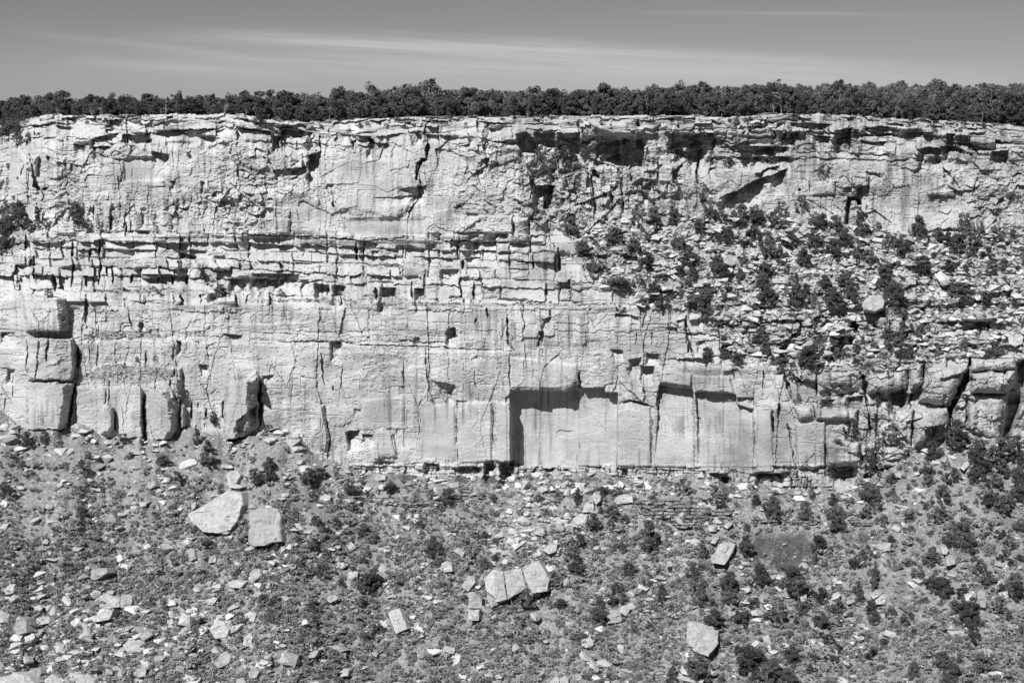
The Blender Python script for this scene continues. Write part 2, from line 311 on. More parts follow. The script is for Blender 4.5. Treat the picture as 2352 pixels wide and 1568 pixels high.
# bed-parallel fine relief and grain everywhere on rock
busy = np.clip(.35 + 1.3 * fbm(UU / 75, VV / 50, 3, 51), .15, 1.3) * (.55 + 1.0 * vn(UU / 400, (VV + WJ) / 16, 55))
D += rock * (busy * (.11 * fbm(UU / 30, VV / 6.0, 3, 1, .45) + .15 * fbm(UU / 9, VV / 8, 3, 3, .45)) + .9 * fbm(UU / 80, VV / 60, 2, 8))
D[q] += rock[q] * .22 * (np.abs(fbm(UU[q] / 70, VV[q] / 9, 3, 12)) < .03) * -1.0 * sst(VV[q], 330, 345)
D[q] += (bench * (1 - isT))[q] * (.7 * med + .4 * sml * 1.0 + .8 * big)
D += bench * (.35 * fbm(UU / 8, VV / 6, 3, 13))
strata([490, 530, 560, 590, 612, 628, 655, 680, 705, 735, 760, 800, 830, 860], 25, 110, 1.8, .6, .9, 109, bench * np.clip(fbm(UU / 60, VV / 30, 2, 44) * 3.5, 0, 1) * (1 - isT), 3, .8, 480, 860, 3)

# --- features authored in the places where the photograph shows them
T0 = {'A': (0, 300), 'B': (1000, 300), 'C': (2000, 300), 'D': (3000, 300), 'E': (0, 1100), 'F': (1000, 1100), 'G': (2000, 1100), 'H': (3000, 1100), 'I': (0, 1831), 'J': (1000, 1831), 'K': (2000, 1831), 'L': (3000, 1831)}
SC = 0.57422; ZK = SC / 1.742
def Z(t, pts): return [(T0[t][0] * SC + x * ZK, T0[t][1] * SC + y * ZK) for x, y in pts]
def win(pts, pad):
    a = np.array(pts); u0, u1, v0, v1 = a[:, 0].min() - pad, a[:, 0].max() + pad, a[:, 1].min() - pad, a[:, 1].max() + pad
    return (slice(max(0, np.searchsorted(R, v0 - (40 if v0 < 335 else 0))), min(nv, np.searchsorted(R, v1) + 1)), slice(max(0, np.searchsorted(U, u0)), np.searchsorted(U, u1) + 1))
def psd(pts, s, j=.6):
    x = (UU[s] + wu[s] * j); y = (VV[s] + wv[s] * j); d = np.full(x.shape, 1e9); ins = np.zeros(x.shape, bool); n = len(pts)
    for i in range(n):
        ax, ay = pts[i]; bx, by = pts[(i + 1) % n]; ex_, ey = bx - ax, by - ay; L2 = ex_ * ex_ + ey * ey + 1e-9
        tt = np.clip(((x - ax) * ex_ + (y - ay) * ey) / L2, 0, 1); d = np.minimum(d, (x - ax - tt * ex_) ** 2 + (y - ay - tt * ey) ** 2)
        c = ((ay > y) != (by > y)) & (x < (bx - ax) * (y - ay) / (by - ay + 1e-9) + ax); ins ^= c
    return np.where(ins, 1, -1) * np.sqrt(d)
def block(t, pts, d, bev=4, rnd=False, j=.6, calm=0, fade=0):
    p = Z(t, pts) if t else pts; s = win(p, 8); sd = psd(p, s, j); k = np.clip(sd / bev, 0, 1)
    k = np.sqrt(1 - (1 - k) ** 2) if rnd else k
    if fade: v0_ = min(a[1] for a in p); v1_ = max(a[1] for a in p); k = k * np.clip(1 - (VV[s] - v0_) / (v1_ - v0_) * fade, 0, 1)
    if calm: D[s] *= 1 - calm * np.clip(sd / 6, 0, 1)
    D[s] += d * k
def buttress(t, pts, d, wr, bev=3, calm=0):      # stands proud; its right flank turns away over wr
    p = Z(t, pts) if t else pts; s = win(p, 8); sd = psd(p, s, 1.5); x = UU[s] + wu[s] * 1.5; bev = bev + 3
    ur = np.where(sd > 0, x, -1e9).max(axis=1, keepdims=True); k = np.clip(sd / bev, 0, 1) * np.clip((ur - x) / wr, 0, 1) ** .8
    if calm: D[s] *= 1 - calm * np.clip(sd / 6, 0, 1)
    D[s] += d * np.where(sd > 0, k, 0)
def over(t, pts, d, L=None, tap=3.0, grow=False):
    p = Z(t, pts) if t else pts; tap = max(tap, .16 * (p[-1][0] - p[0][0])) if p[-1][0] - p[0][0] < 90 else 10; L = L * ZK * 1.5 if L else d * 24
    s = win([(p[0][0], min(a[1] for a in p)), (p[-1][0], max(a[1] for a in p) + L)], 4); x = UU[s] + 2.2 * wu[s]; y = VV[s] + wv[s] * 1.2
    e = ip(x.ravel(), p).reshape(x.shape) + 1.5 * wv[s] * .6; tt = (y - e) / L
    k = np.where((tt >= 0) & (tt < 1), np.clip(1.15 - tt, 0, 1) * np.clip((1 - tt) * 4, 0, 1), 0) * np.clip((x - p[0][0]) / tap, 0, 1) * np.clip((p[-1][0] - x) / tap, 0, 1)
    if grow: k = k * np.clip((x - p[0][0]) / (p[-1][0] - p[0][0]), 0, 1)
    k = k * np.clip(.95 + .8 * fbm(x / 34, y / 60, 2, 33) + .25 * fbm(x / 9, y / 9, 2, 35), .3, 1.5)
    D[s] -= 1.2 * d * k * (tt >= 0)
def crack(t, pts, w, d, j=1.0):
    p = Z(t, pts) if t else pts; w = max(w * ZK * .85, 2.0); s = win(p, w + 6); x = UU[s] + wu[s] * j; y = VV[s] + wv[s] * j; dd = np.full(x.shape, 1e9)
    x = x + 2.0 * fbm(UU[s] / 26, VV[s] / 24, 2, 37); y = y + 2.0 * fbm(UU[s] / 26, VV[s] / 26, 2, 39); n_ = len(p) - 1; tp_ = np.zeros(x.shape)
    for i_, ((ax, ay), (bx, by)) in enumerate(zip(p[:-1], p[1:])):
        ex_, ey = bx - ax, by - ay; tt = np.clip(((x - ax) * ex_ + (y - ay) * ey) / (ex_ * ex_ + ey * ey + 1e-9), 0, 1)
        d2 = np.hypot(x - ax - tt * ex_, y - ay - tt * ey); tp_ = np.where(d2 < dd, (i_ + tt) / n_, tp_); dd = np.minimum(dd, d2)
    wl_ = w * .5 * (.35 + 1.3 * vn(y / 9, x / 9, 31)) * np.clip(1.25 * np.sin(np.pi * np.clip(tp_, .03, .97)) ** .6, 0, 1.15); D[s] -= d * (.25 + 1.15 * vn(y / 13, x / 13, 32)) * np.clip((wl_ - dd) / 1.5 + .4, 0, 1)
for a in [
 ('A', [(640, 505), (700, 495), (790, 500)], 1.5), ('A', [(620, 455), (700, 430), (830, 400)], 1.6), ('A', [(940, 455), (1070, 445)], 1.0), ('A', [(1060, 530), (1180, 555)], 2.2), ('A', [(1395, 420), (1530, 440)], 1.6),
 ('A', [(1070, 385), (1280, 380)], 1.2), ('A', [(370, 350), (520, 370)], 1.2), ('A', [(300, 440), (400, 430)], 1.0), ('A', [(520, 480), (600, 490)], 1.4), ('A', [(80, 905), (190, 915)], 2.0), ('A', [(1180, 740), (1220, 735)], 1.3),
 ('A', [(1390, 740), (1420, 750)], 1.3), ('A', [(1240, 1235), (1370, 1262)], 2.2), ('A', [(1590, 1415), (1720, 1425)], 2.2), ('A', [(1800, 1412), (1916, 1425), (1990, 1420)], 2.2), ('A', [(620, 1208), (700, 1212)], 1.6), ('A', [(890, 1083), (1060, 1085)], 1.0),
 ('A', [(930, 1388), (1100, 1390), (1330, 1395)], 1.1), ('A', [(1500, 1262), (1580, 1255)], 1.2), ('A', [(250, 1390), (350, 1395)], 1.2), ('A', [(90, 1320), (180, 1325)], 1.4),
 ('B', [(190, 365), (260, 352), (390, 395)], 3.0), ('B', [(610, 408), (860, 430)], 1.0), ('B', [(815, 436), (865, 450)], 2.2), ('B', [(150, 425), (210, 430)], 2.0), ('B', [(395, 560), (495, 530)], 3.4), ('B', [(260, 680), (400, 630)], 1.0), ('B', [(850, 470), (965, 480)], 1.2),
 ('B', [(1030, 795), (1110, 780), (1235, 770)], 1.9), ('B', [(860, 850), (960, 855), (1060, 840), (1170, 835)], 1.0), ('B', [(1600, 590), (1665, 575)], 1.6), ('B', [(1500, 960), (1600, 965)], .9),
 ('B', [(0, 1383), (120, 1382), (355, 1388)], 3.0), ('B', [(350, 1440), (405, 1440)], 2), ('B', [(440, 1450), (560, 1462)], 2.2), ('B', [(570, 1463), (665, 1468)], 2.2), ('B', [(895, 1480), (1025, 1480)], 2.8), ('B', [(1140, 1488), (1225, 1482)], 2.6),
 ('B', [(1320, 1350), (1465, 1352)], 1.9), ('B', [(1540, 1168), (1720, 1165)], 1.9), ('B', [(1660, 1105), (1805, 1108)], 1.2), ('B', [(760, 1160), (900, 1165)], 1.8), ('B', [(850, 1225), (900, 1225)], 1.2), ('B', [(1230, 1175), (1300, 1180)], 1.0),
 ('C', [(230, 392), (300, 405), (380, 398)], 2.8), ('C', [(400, 398), (470, 410), (560, 402)], 2.4), ('C', [(650, 490), (740, 462), (860, 450)], 2.6), ('C', [(840, 432), (930, 455), (1015, 440)], 3.2), ('C', [(740, 570), (860, 545)], 1.3), ('C', [(1170, 400), (1260, 420), (1330, 410)], 3.2), ('C', [(1300, 440), (1400, 400), (1520, 405)], 4.4), ('C', [(1210, 510), (1300, 535), (1420, 515)], 2.2),
 ('C', [(225, 775), (300, 765), (385, 768)], 3.6), ('C', [(340, 650), (390, 655)], 1.8), ('C', [(1000, 670), (1090, 665)], 1.0), ('C', [(1460, 650), (1520, 640)], 1.3), ('C', [(1460, 570), (1916, 575)], 1.5), ('C', [(1530, 495), (1916, 500)], 1.6), ('C', [(860, 1260), (960, 1262)], 1.6), ('C', [(670, 1255), (770, 1250)], 1.8),
 ('D', [(585, 385), (720, 368)], 3.2), ('D', [(770, 378), (900, 355), (1040, 370)], 2.0), ('D', [(1160, 520), (1260, 500), (1340, 515)], 2.4), ('D', [(1320, 500), (1430, 495), (1500, 525)], 2.4), ('D', [(760, 450), (850, 470), (960, 462)], 1.7), ('D', [(1365, 408), (1435, 410)], 2.0), ('D', [(740, 788), (830, 765)], 2.2), ('D', [(1670, 535), (1810, 522)], 2.4),
 ('D', [(0, 495), (280, 500)], 1.5), ('D', [(0, 570), (300, 565)], 1.6), ('D', [(350, 330), (580, 345)], 1.6), ('D', [(1040, 395), (1280, 400)], 1.5), ('D', [(800, 670), (930, 690)], 1.2), ('D', [(1250, 565), (1340, 570)], 1.6), ('D', [(1340, 640), (1400, 690)], 1.6), ('D', [(440, 420), (560, 425)], 1.8), ('D', [(1400, 700), (1470, 790)], .9),
 ('E', [(1550, 405), (1700, 420)], 1.0), ('E', [(1390, 620), (1450, 625)], 1.2), ('E', [(0, 395), (110, 400)], 1.2), ('E', [(40, 650), (110, 655)], 1.6), ('E', [(960, 330), (1010, 335)], 1.2), ('E', [(1820, 700), (1916, 695)], .8), ('E', [(1230, 455), (1270, 458)], 1.6),
 ('F', [(560, 462), (640, 466)], 2.2), ('F', [(1030, 772), (1077, 775)], 1.0), ('F', [(1440, 873), (1512, 876)], .9), ('F', [(670, 1092), (700, 1082), (770, 1080)], 2.2), ('F', [(775, 1105), (860, 1110)], 1.3), ('F', [(860, 1290), (1025, 1300)], .9), ('F', [(1210, 1305), (1325, 1315)], 1.6), ('F', [(1450, 1330), (1620, 1335)], 2.0),
 ('F', [(1630, 1290), (1710, 1290)], 2.6), ('F', [(1730, 1300), (1850, 1290)], 4.0), ('F', [(715, 930), (775, 935)], .8), ('F', [(1140, 440), (1190, 432)], 1.0), ('F', [(1370, 370), (1440, 365)], 2.2),
 ('G', [(290, 305), (355, 290)], 1.7), ('G', [(265, 398), (310, 385)], 1.7), ('G', [(1010, 540), (1115, 550)], 1.4), ('G', [(890, 592), (985, 572)], 2.0), ('G', [(975, 630), (1075, 636)], 2.0), ('G', [(810, 265), (975, 290)], 1.2), ('G', [(1370, 460), (1520, 450)], 1.4), ('G', [(1530, 500), (1630, 470)], 2.4),
 ('G', [(830, 880), (900, 866), (980, 880), (1065, 915)], 1.1), ('G', [(395, 1100), (420, 1080), (505, 1085)], .8), ('G', [(600, 1330), (755, 1342)], 2.2), ('G', [(822, 1340), (895, 1355)], 2.2), ('G', [(1060, 1350), (1300, 1358)], .9), ('G', [(1465, 1376), (1595, 1386)], 1.6), ('G', [(1545, 1402), (1615, 1406)], 2.2), ('G', [(1770, 1385), (1980, 1380)], 1.8),
 ('G', [(1380, 990), (1415, 1000)], 1.4), ('G', [(1655, 850), (1775, 850)], 1.1), ('G', [(1660, 922), (1770, 930)], 1.2), ('G', [(1450, 872), (1640, 880)], .9), ('G', [(780, 515), (860, 520)], 1.2),
 ('H', [(445, 300), (490, 276), (548, 300)], 3.0), ('H', [(690, 320), (765, 320)], 3.4), ('H', [(560, 425), (725, 430)], 3.0), ('H', [(670, 852), (795, 838)], 2.6), ('H', [(480, 862), (600, 868)], 2.0), ('H', [(960, 825), (1095, 785)], 2.8), ('H', [(1110, 820), (1215, 765)], 2.2), ('H', [(1225, 1060), (1370, 1035)], 3.0),
 ('H', [(530, 1298), (650, 1330), (765, 1290)], 1.6), ('H', [(540, 1350), (755, 1350)], 1.6), ('H', [(30, 1370), (290, 1380)], 1.9), ('H', [(1060, 1280), (940, 1285)][::-1], 1.0), ('H', [(930, 1330), (1080, 1330)], 2.2), ('H', [(1460, 320), (1700, 330)], 1.8), ('H', [(1640, 130), (1830, 100)], 1.8), ('H', [(1060, 68), (1550, 62)], 1.4), ('H', [(1310, 318), (1450, 325)], 1.2), ('H', [(1690, 660), (1790, 668)], 1.4), ('H', [(1540, 822), (1790, 824)], 1.6)]:
    over(*a)
over('F', [(1250, 727), (1330, 745), (1420, 765), (1437, 800)], 3.2, None, 2, True)
over('C', [(1530, 852), (1700, 785), (1760, 742), (1830, 712), (1910, 690), (2000, 650)], 3.4, 120); over('D', [(40, 690), (110, 650), (215, 632)], 2.0, 50)
for a in [
 ('A', [(885, 300), (890, 500)], 14, 1.8), ('A', [(860, 620), (850, 720), (830, 760)], 8, 1.2), ('A', [(920, 650), (918, 710)], 8, 1.0), ('A', [(1090, 720), (1120, 665), (1160, 650)], 10, 1), ('A', [(770, 930), (765, 1080)], 12, 2), ('A', [(880, 1020), (878, 1130)], 14, 2.4), ('A', [(655, 900), (650, 1010)], 12, 1.6), ('A', [(840, 900), (838, 1000)], 9, 1.4), ('A', [(820, 700), (830, 800)], 8, 1),
 ('A', [(1410, 1105), (1700, 1110), (1916, 1120), (2000, 1125)], 7, 1.4), ('B', [(120, 1115), (280, 1122), (600, 1140), (760, 1155), (900, 1150), (1090, 1150)], 9, 1.6), ('B', [(1290, 1155), (1500, 1160), (1860, 1170), (1916, 1190)], 9, 1.6),
 ('A', [(690, 1150), (695, 1300), (690, 1460)], 16, 3), ('A', [(500, 1170), (515, 1320), (500, 1470)], 20, 3), ('A', [(370, 1390), (385, 1500)], 36, 4), ('A', [(235, 1260), (240, 1420)], 18, 3), ('A', [(120, 1390), (125, 1470)], 9, 2), ('A', [(330, 1100), (335, 1150)], 22, 1.5), ('A', [(930, 1390), (910, 1450)], 20, 2), ('A', [(1100, 1400), (1095, 1450)], 16, 2), ('A', [(1200, 1400), (1205, 1460)], 14, 2), ('A', [(1300, 1400), (1310, 1460)], 14, 2), ('A', [(780, 1330), (790, 1460)], 14, 2), ('A', [(600, 1400), (605, 1470)], 14, 2),
 ('B', [(720, 470), (722, 530)], 14, 2), ('B', [(1238, 480), (1235, 570)], 26, 3), ('B', [(1235, 570), (1185, 610), (1170, 665), (1165, 720), (1195, 790)], 34, 3.2, 3.0), ('B', [(1170, 790), (1180, 850), (1120, 930), (1105, 985)], 18, 2.6, 2.5), ('B', [(1105, 985), (1100, 1145)], 9, 2), ('B', [(1120, 1020), (1130, 1100), (1145, 1145)], 13, 1.5),
 ('B', [(490, 420), (492, 540)], 14, 2), ('B', [(325, 460), (330, 530)], 10, 1.6), ('B', [(570, 740), (580, 900), (600, 940)], 12, 1), ('B', [(285, 930), (280, 1110)], 10, .9), ('B', [(1430, 1050), (1425, 1150)], 10, 1.2), ('B', [(1250, 320), (1215, 380), (1220, 450)], 16, 1.8), ('B', [(1580, 310), (1590, 400)], 16, 1.8),
 ('B', [(875, 1480), (885, 1565)], 28, 3), ('B', [(1130, 1440), (1132, 1565)], 12, 2), ('B', [(1562, 1440), (1555, 1570)], 14, 2.4), ('B', [(745, 1160), (740, 1290)], 22, 2.6), ('B', [(1445, 1180), (1450, 1290)], 12, 2), ('B', [(1485, 1290), (1475, 1350)], 20, 2), ('B', [(1215, 1360), (1210, 1480)], 18, 2), ('B', [(980, 1355), (978, 1410)], 8, 2), ('B', [(550, 1470), (550, 1550)], 20, 2), ('B', [(380, 1220), (375, 1270)], 7, 1), ('B', [(1720, 1240), (1860, 1250)], 8, 1),
 ('C', [(545, 320), (548, 420)], 16, 2), ('C', [(1390, 590), (1372, 680), (1385, 770)], 20, 3), ('C', [(1215, 700), (1218, 765)], 14, 2), ('C', [(912, 640), (922, 770)], 14, 2), ('C', [(1105, 600), (1100, 740)], 10, 2), ('C', [(655, 660), (690, 725)], 34, 3), ('C', [(640, 700), (650, 860), (665, 920), (650, 1010)], 18, 2.2), ('C', [(860, 820), (862, 960)], 14, 2), ('C', [(205, 700), (230, 780), (215, 860)], 30, 2.4), ('C', [(820, 660), (840, 700)], 26, 2), ('C', [(1220, 640), (1180, 740)], 8, 1), ('C', [(350, 1060), (345, 1160)], 10, 1.6), ('C', [(90, 980), (95, 1130)], 22, 1.5), ('C', [(410, 1210), (415, 1360)], 20, 2.4), ('C', [(230, 1230), (235, 1360)], 7, 1.4), ('C', [(960, 310), (965, 400)], 20, 2.4), ('C', [(720, 860), (725, 930)], 12, 1.5), ('C', [(310, 880), (330, 980)], 26, 2),
 ('D', [(335, 795), (345, 815)], 20, 2), ('D', [(715, 700), (715, 780)], 8, 1.4), ('D', [(826, 710), (826, 790)], 12, 1.8), ('D', [(815, 900), (812, 940)], 10, 2), ('D', [(840, 930), (900, 965), (990, 1035)], 9, 1.6), ('D', [(415, 745), (410, 830)], 9, 1), ('D', [(0, 845), (640, 845), (1460, 843)], 5, .35), ('D', [(1470, 800), (1475, 900)], 7, .7), ('D', [(1540, 490), (1600, 560)], 14, 1.8), ('D', [(595, 740), (600, 840)], 6, .6), ('D', [(955, 700), (960, 790)], 6, .6),
 ('E', [(600, 140), (600, 370)], 24, 1.6), ('E', [(625, 500), (620, 610)], 6, 1), ('E', [(680, 490), (672, 640)], 8, 1.5), ('E', [(805, 500), (795, 580)], 6, 1), ('E', [(1022, 530), (1018, 640)], 16, 1.8), ('E', [(1212, 500), (1205, 600)], 18, 1), ('E', [(538, 480), (545, 640)], 22, 2.4), ('E', [(188, 450), (190, 680)], 12, 1.2), ('E', [(340, 440), (325, 590)], 26, 1.6), ('E', [(520, 760), (495, 930), (478, 1060)], 20, 4), ('E', [(1008, 830), (1004, 1130)], 14, 4), ('E', [(765, 740), (760, 900)], 10, 1.6), ('E', [(798, 960), (800, 1075)], 14, 3), ('E', [(740, 800), (735, 940)], 12, 1.4), ('E', [(850, 920), (865, 1085)], 6, 1.2), ('E', [(38, 850), (30, 940)], 8, 1.6), ('E', [(90, 690), (90, 850)], 6, 1), ('E', [(1335, 880), (1330, 1000)], 14, 2.5), ('E', [(1380, 890), (1375, 920)], 14, 2), ('E', [(1430, 930), (1440, 990)], 10, 1.8), ('E', [(1812, 740), (1815, 1060)], 22, 4), ('E', [(1555, 880), (1552, 985)], 10, 2.5), ('E', [(900, 220), (905, 290), (925, 380)], 10, 1.4), ('E', [(1255, 870), (1255, 1080)], 18, 3), ('E', [(1470, 830), (1510, 790)], 6, .6), ('E', [(870, 160), (890, 240)], 18, 1.4), ('E', [(1180, 720), (1230, 870)], 26, 1.8), ('E', [(1215, 650), (1210, 700)], 14, 2),
 ('F', [(0, 445), (340, 465), (650, 462), (760, 485), (1220, 500), (1500, 515), (1690, 520), (1820, 530)], 6, 1.2), ('F', [(0, 400), (200, 402), (420, 425)], 5, .7), ('F', [(490, 545), (505, 620), (518, 760)], 16, 1.4), ('F', [(645, 640), (630, 840)], 8, 1), ('F', [(1070, 560), (1068, 780)], 6, 1.5), ('F', [(1225, 500), (1222, 640), (1245, 740), (1243, 890)], 9, 1.4), ('F', [(1560, 650), (1575, 790)], 8, 1.0), ('F', [(1200, 855), (1180, 910)], 10, 1), ('F', [(465, 730), (470, 790)], 8, 1.3), ('F', [(520, 910), (530, 1000), (560, 1150), (545, 1240)], 8, 1.4), ('F', [(540, 1240), (545, 1290)], 22, 1.6), ('F', [(300, 700), (290, 900)], 5, .5), ('F', [(570, 770), (580, 830)], 10, .9), ('F', [(1440, 880), (1445, 1310)], 5, .7), ('F', [(1690, 900), (1695, 1190)], 10, .9), ('F', [(985, 1090), (1020, 1280)], 8, .9), ('F', [(1080, 880), (1078, 1250)], 5, .7), ('F', [(1190, 900), (1185, 1180)], 5, .5), ('F', [(1790, 300), (1795, 380)], 14, 1.6), ('F', [(1650, 230), (1660, 300)], 10, 1.2), ('F', [(1575, 300), (1565, 340)], 9, 1.2), ('F', [(1810, 540), (1808, 790)], 5, 1.0), ('F', [(875, 500), (870, 550)], 5, .7), ('F', [(1425, 360), (1410, 450)], 10, 1.4),
 ('G', [(553, 665), (553, 800)], 10, 3), ('G', [(50, 280), (60, 470), (90, 520)], 18, 1.8), ('G', [(270, 390), (260, 450)], 8, 1.2), ('G', [(1025, 265), (1000, 310), (998, 370)], 8, 1.3), ('G', [(955, 400), (940, 490)], 8, 1.2), ('G', [(1055, 400), (1058, 490)], 8, 1.2), ('G', [(1300, 280), (1300, 380), (1320, 460), (1345, 575)], 28, 2.6), ('G', [(350, 240), (345, 290)], 10, 1.3), ('G', [(1380, 890), (1380, 1270)], 7, 1.1), ('G', [(1100, 820), (1098, 950)], 12, 2), ('G', [(1060, 1000), (1065, 1095)], 12, .8), ('G', [(1000, 760), (1005, 870)], 12, 1), ('G', [(1412, 880), (1470, 1020), (1500, 1100)], 4, .3), ('G', [(1530, 1130), (1535, 1350)], 4, .5), ('G', [(1615, 620), (1640, 720)], 7, 1), ('G', [(1837, 660), (1832, 840)], 8, 1.8), ('G', [(1770, 860), (1768, 1370)], 4, .8), ('G', [(1525, 320), (1530, 530)], 7, 1.3), ('G', [(1700, 380), (1690, 460)], 10, 1.5), ('G', [(1058, 1100), (1055, 1340)], 4, .6), ('G', [(170, 580), (165, 690)], 5, .8), ('G', [(1350, 820), (1355, 1300)], 5, .8), ('G', [(1900, 960), (1905, 1100)], 16, 1.2),
 ('H', [(335, 240), (318, 300), (350, 340)], 26, 3), ('H', [(350, 340), (350, 400), (260, 480), (210, 530)], 52, 4), ('H', [(95, 670), (95, 800)], 8, 1.4), ('H', [(240, 690), (265, 780), (290, 860)], 26, 3), ('H', [(468, 680), (462, 840)], 12, 2), ('H', [(780, 690), (800, 760), (805, 830)], 34, 3.6), ('H', [(800, 830), (830, 960), (840, 1120)], 16, 3), ('H', [(1098, 660), (1100, 800)], 9, 2), ('H', [(1213, 600), (1208, 760)], 16, 3), ('H', [(1530, 580), (1515, 700), (1440, 850), (1400, 930), (1388, 1070)], 44, 6), ('H', [(1512, 850), (1505, 1060)], 12, 3),
 ('H', [(1145, 940), (1130, 1050), (1122, 1190)], 14, 3.4), ('H', [(430, 900), (460, 1010)], 12, 1.8), ('H', [(530, 1130), (525, 1340)], 9, 2.2), ('H', [(265, 1030), (285, 1150), (310, 1320)], 12, 1.8), ('H', [(160, 930), (170, 1130)], 10, 1.3), ('H', [(205, 900), (200, 1000)], 20, 2), ('H', [(775, 1240), (790, 1330)], 30, 3), ('H', [(1685, 980), (1680, 1080)], 10, 1.5), ('H', [(750, 930), (745, 1110)], 10, 1.6), ('H', [(875, 1160), (880, 1280)], 10, 2), ('H', [(1010, 950), (1005, 1010)], 18, 2.4), ('H', [(1055, 0), (1055, 110)], 8, 1.6), ('H', [(1605, 370), (1600, 480)], 10, 1.5), ('H', [(660, 880), (670, 910)], 10, 1)]:
    crack(*a)
crack('A', [(215, 560), (235, 700), (262, 770), (300, 860)], 34, 3.4, 2.5); crack('A', [(150, 590), (165, 640), (140, 700)], 16, 2.2, 2)
crack('A', [(330, 560), (345, 600)], 20, 2.2); crack('A', [(300, 800), (340, 790)], 20, 2)
block('B', [(570, 570), (1040, 570), (1160, 700), (1160, 800), (1110, 930), (1040, 1000), (960, 1025), (880, 980), (780, 975), (600, 960), (570, 800)], .6, 12, calm=.5, j=2.5)
block('B', [(620, 990), (1240, 985), (1240, 1140), (720, 1140)], -.6, 10, calm=.8)
block('B', [(1420, 980), (1830, 980), (1830, 1100), (1420, 1100)], 1.2, 3, calm=.3)
block('A', [(850, 590), (960, 560), (1110, 570), (1170, 640), (1160, 740), (860, 750)], -.9, 6, calm=.8)
block('A', [(80, 520), (150, 510), (200, 600), (190, 900), (80, 900), (70, 700)], 2.5, 18, True); block('A', [(200, 560), (270, 560), (260, 700), (180, 650)], 2.5, 14, True)
block('A', [(1730, 990), (2030, 1000), (2020, 1110), (1740, 1110)], .6, 4, calm=.4)
block('C', [(110, 410), (180, 395), (230, 430), (270, 520), (300, 560), (150, 545), (115, 480)], -5, 4)
buttress('C', [(620, 330), (960, 305), (960, 430), (820, 430), (640, 380)], 3.2, 26)
block('C', [(50, 985), (200, 1000), (200, 1180), (60, 1170)], 1.8, 10, True); block('C', [(205, 1010), (320, 1020), (320, 1180), (205, 1180)], 2, 12, True)
block('C', [(920, 640), (1090, 640), (1100, 740), (930, 740)], 1.2, 5, calm=.5); block('C', [(1115, 630), (1210, 640), (1210, 750), (1110, 750)], 1.2, 5, calm=.5)
block('D', [(680, 850), (740, 840), (775, 870), (780, 905), (745, 910), (735, 880), (705, 880), (700, 940), (690, 1045), (655, 1045), (665, 920)], -4.5, 3)
block('D', [(440, 750), (590, 730), (600, 830), (430, 840)], 1, 10, True, calm=.4); block('D', [(1230, 810), (1420, 800), (1430, 840), (1240, 840)], 1.2, 4, True)
buttress('E', [(150, 130), (470, 150), (485, 400), (180, 400)], 3.6, 24, calm=.4)
buttress('E', [(200, 430), (520, 430), (532, 650), (520, 740), (180, 740)], 3.0, 10)
buttress('E', [(180, 740), (522, 740), (508, 850), (490, 980), (470, 1060), (440, 1095), (180, 1090)], 4.4, 22, calm=.6)
buttress('E', [(530, 770), (760, 770), (1000, 780), (1000, 1150), (620, 1150), (530, 1060)], 3.0, 5, calm=.5)
buttress('E', [(1015, 790), (1170, 800), (1235, 880), (1250, 1080), (1190, 1165), (1015, 1160)], 4.0, 20, calm=.6)
block('E', [(700, 940), (740, 890), (790, 920), (795, 1060), (760, 1110), (700, 1110)], 2.2, 10, True)
block('E', [(1160, 640), (1270, 640), (1280, 860), (1190, 870)], 1.6, 6); block('E', [(1258, 900), (1290, 910), (1295, 1060), (1255, 1090)], 2, 5)
buttress('E', [(1560, 760), (1680, 735), (1800, 700), (1806, 1050), (1740, 1130), (1640, 1150), (1560, 1170)], 5.0, 26, 3, calm=.7)
block('E', [(1700, 740), (1740, 690), (1780, 670), (1810, 700), (1810, 745), (1740, 760)], 2.4, 4); block('E', [(1530, 880), (1550, 870), (1555, 985), (1530, 990)], 1.5, 4)
over('E', [(1640, 1015), (1720, 960), (1790, 900)], 2.5, 130)
block('F', [(470, 890), (520, 900), (560, 1150), (540, 1240), (480, 1220), (460, 1050)], 1.2, 8, calm=.5)
block('F', [(1445, 880), (1690, 880), (1690, 1310), (1450, 1310)], .5, 5, calm=.7); block('F', [(1190, 900), (1435, 890), (1440, 1290), (1190, 1290)], 0, 5, calm=.85); block('F', [(780, 860), (1075, 840), (1075, 1080), (780, 1080)], 0, 5, calm=.6)
buttress('F', [(1700, 880), (1840, 880), (1848, 1250), (1845, 1300), (1760, 1320), (1700, 1300)], 1.6, 6, calm=.6)
block('F', [(860, 1080), (930, 1060), (1000, 1100), (1030, 1270), (860, 1280)], .9, 12, True, calm=.6)
# the square alcove and its neighbours
block('G', [(66, 797), (250, 797), (455, 802), (500, 770), (552, 755), (575, 784), (590, 782), (725, 780), (735, 815), (824, 815), (815, 1330), (750, 1340), (110, 1340), (66, 1330)], -3.0, 1.5, j=.15, calm=.75)
block('G', [(76, 803), (250, 803), (455, 808), (520, 790), (553, 800), (556, 1000), (545, 1330), (112, 1330), (76, 1330)], -1.6, 2, j=.15)
block('G', [(830, 900), (900, 870), (1055, 910), (1058, 1340), (830, 1340)], .7, 5, calm=.7)
block('G', [(1104, 760), (1200, 775), (1340, 785), (1350, 822), (1356, 1340), (1075, 1345), (1098, 950)], -2.9, 2, j=.2, calm=.7, fade=1.15)
block('G', [(1358, 812), (1550, 805), (1648, 832), (1655, 900), (1765, 930), (1765, 1370), (1385, 1370), (1372, 1000)], -2.2, 2, j=.2, calm=.7, fade=1.15)
block('G', [(1090, 650), (1340, 690), (1335, 780), (1110, 755)], 1.0, 4, calm=.5); block('G', [(1350, 700), (1600, 700), (1640, 830), (1360, 812)], .8, 4, calm=.4)
block('G', [(1780, 920), (1890, 920), (1910, 1370), (1780, 1370)], .5, 3, calm=.8)
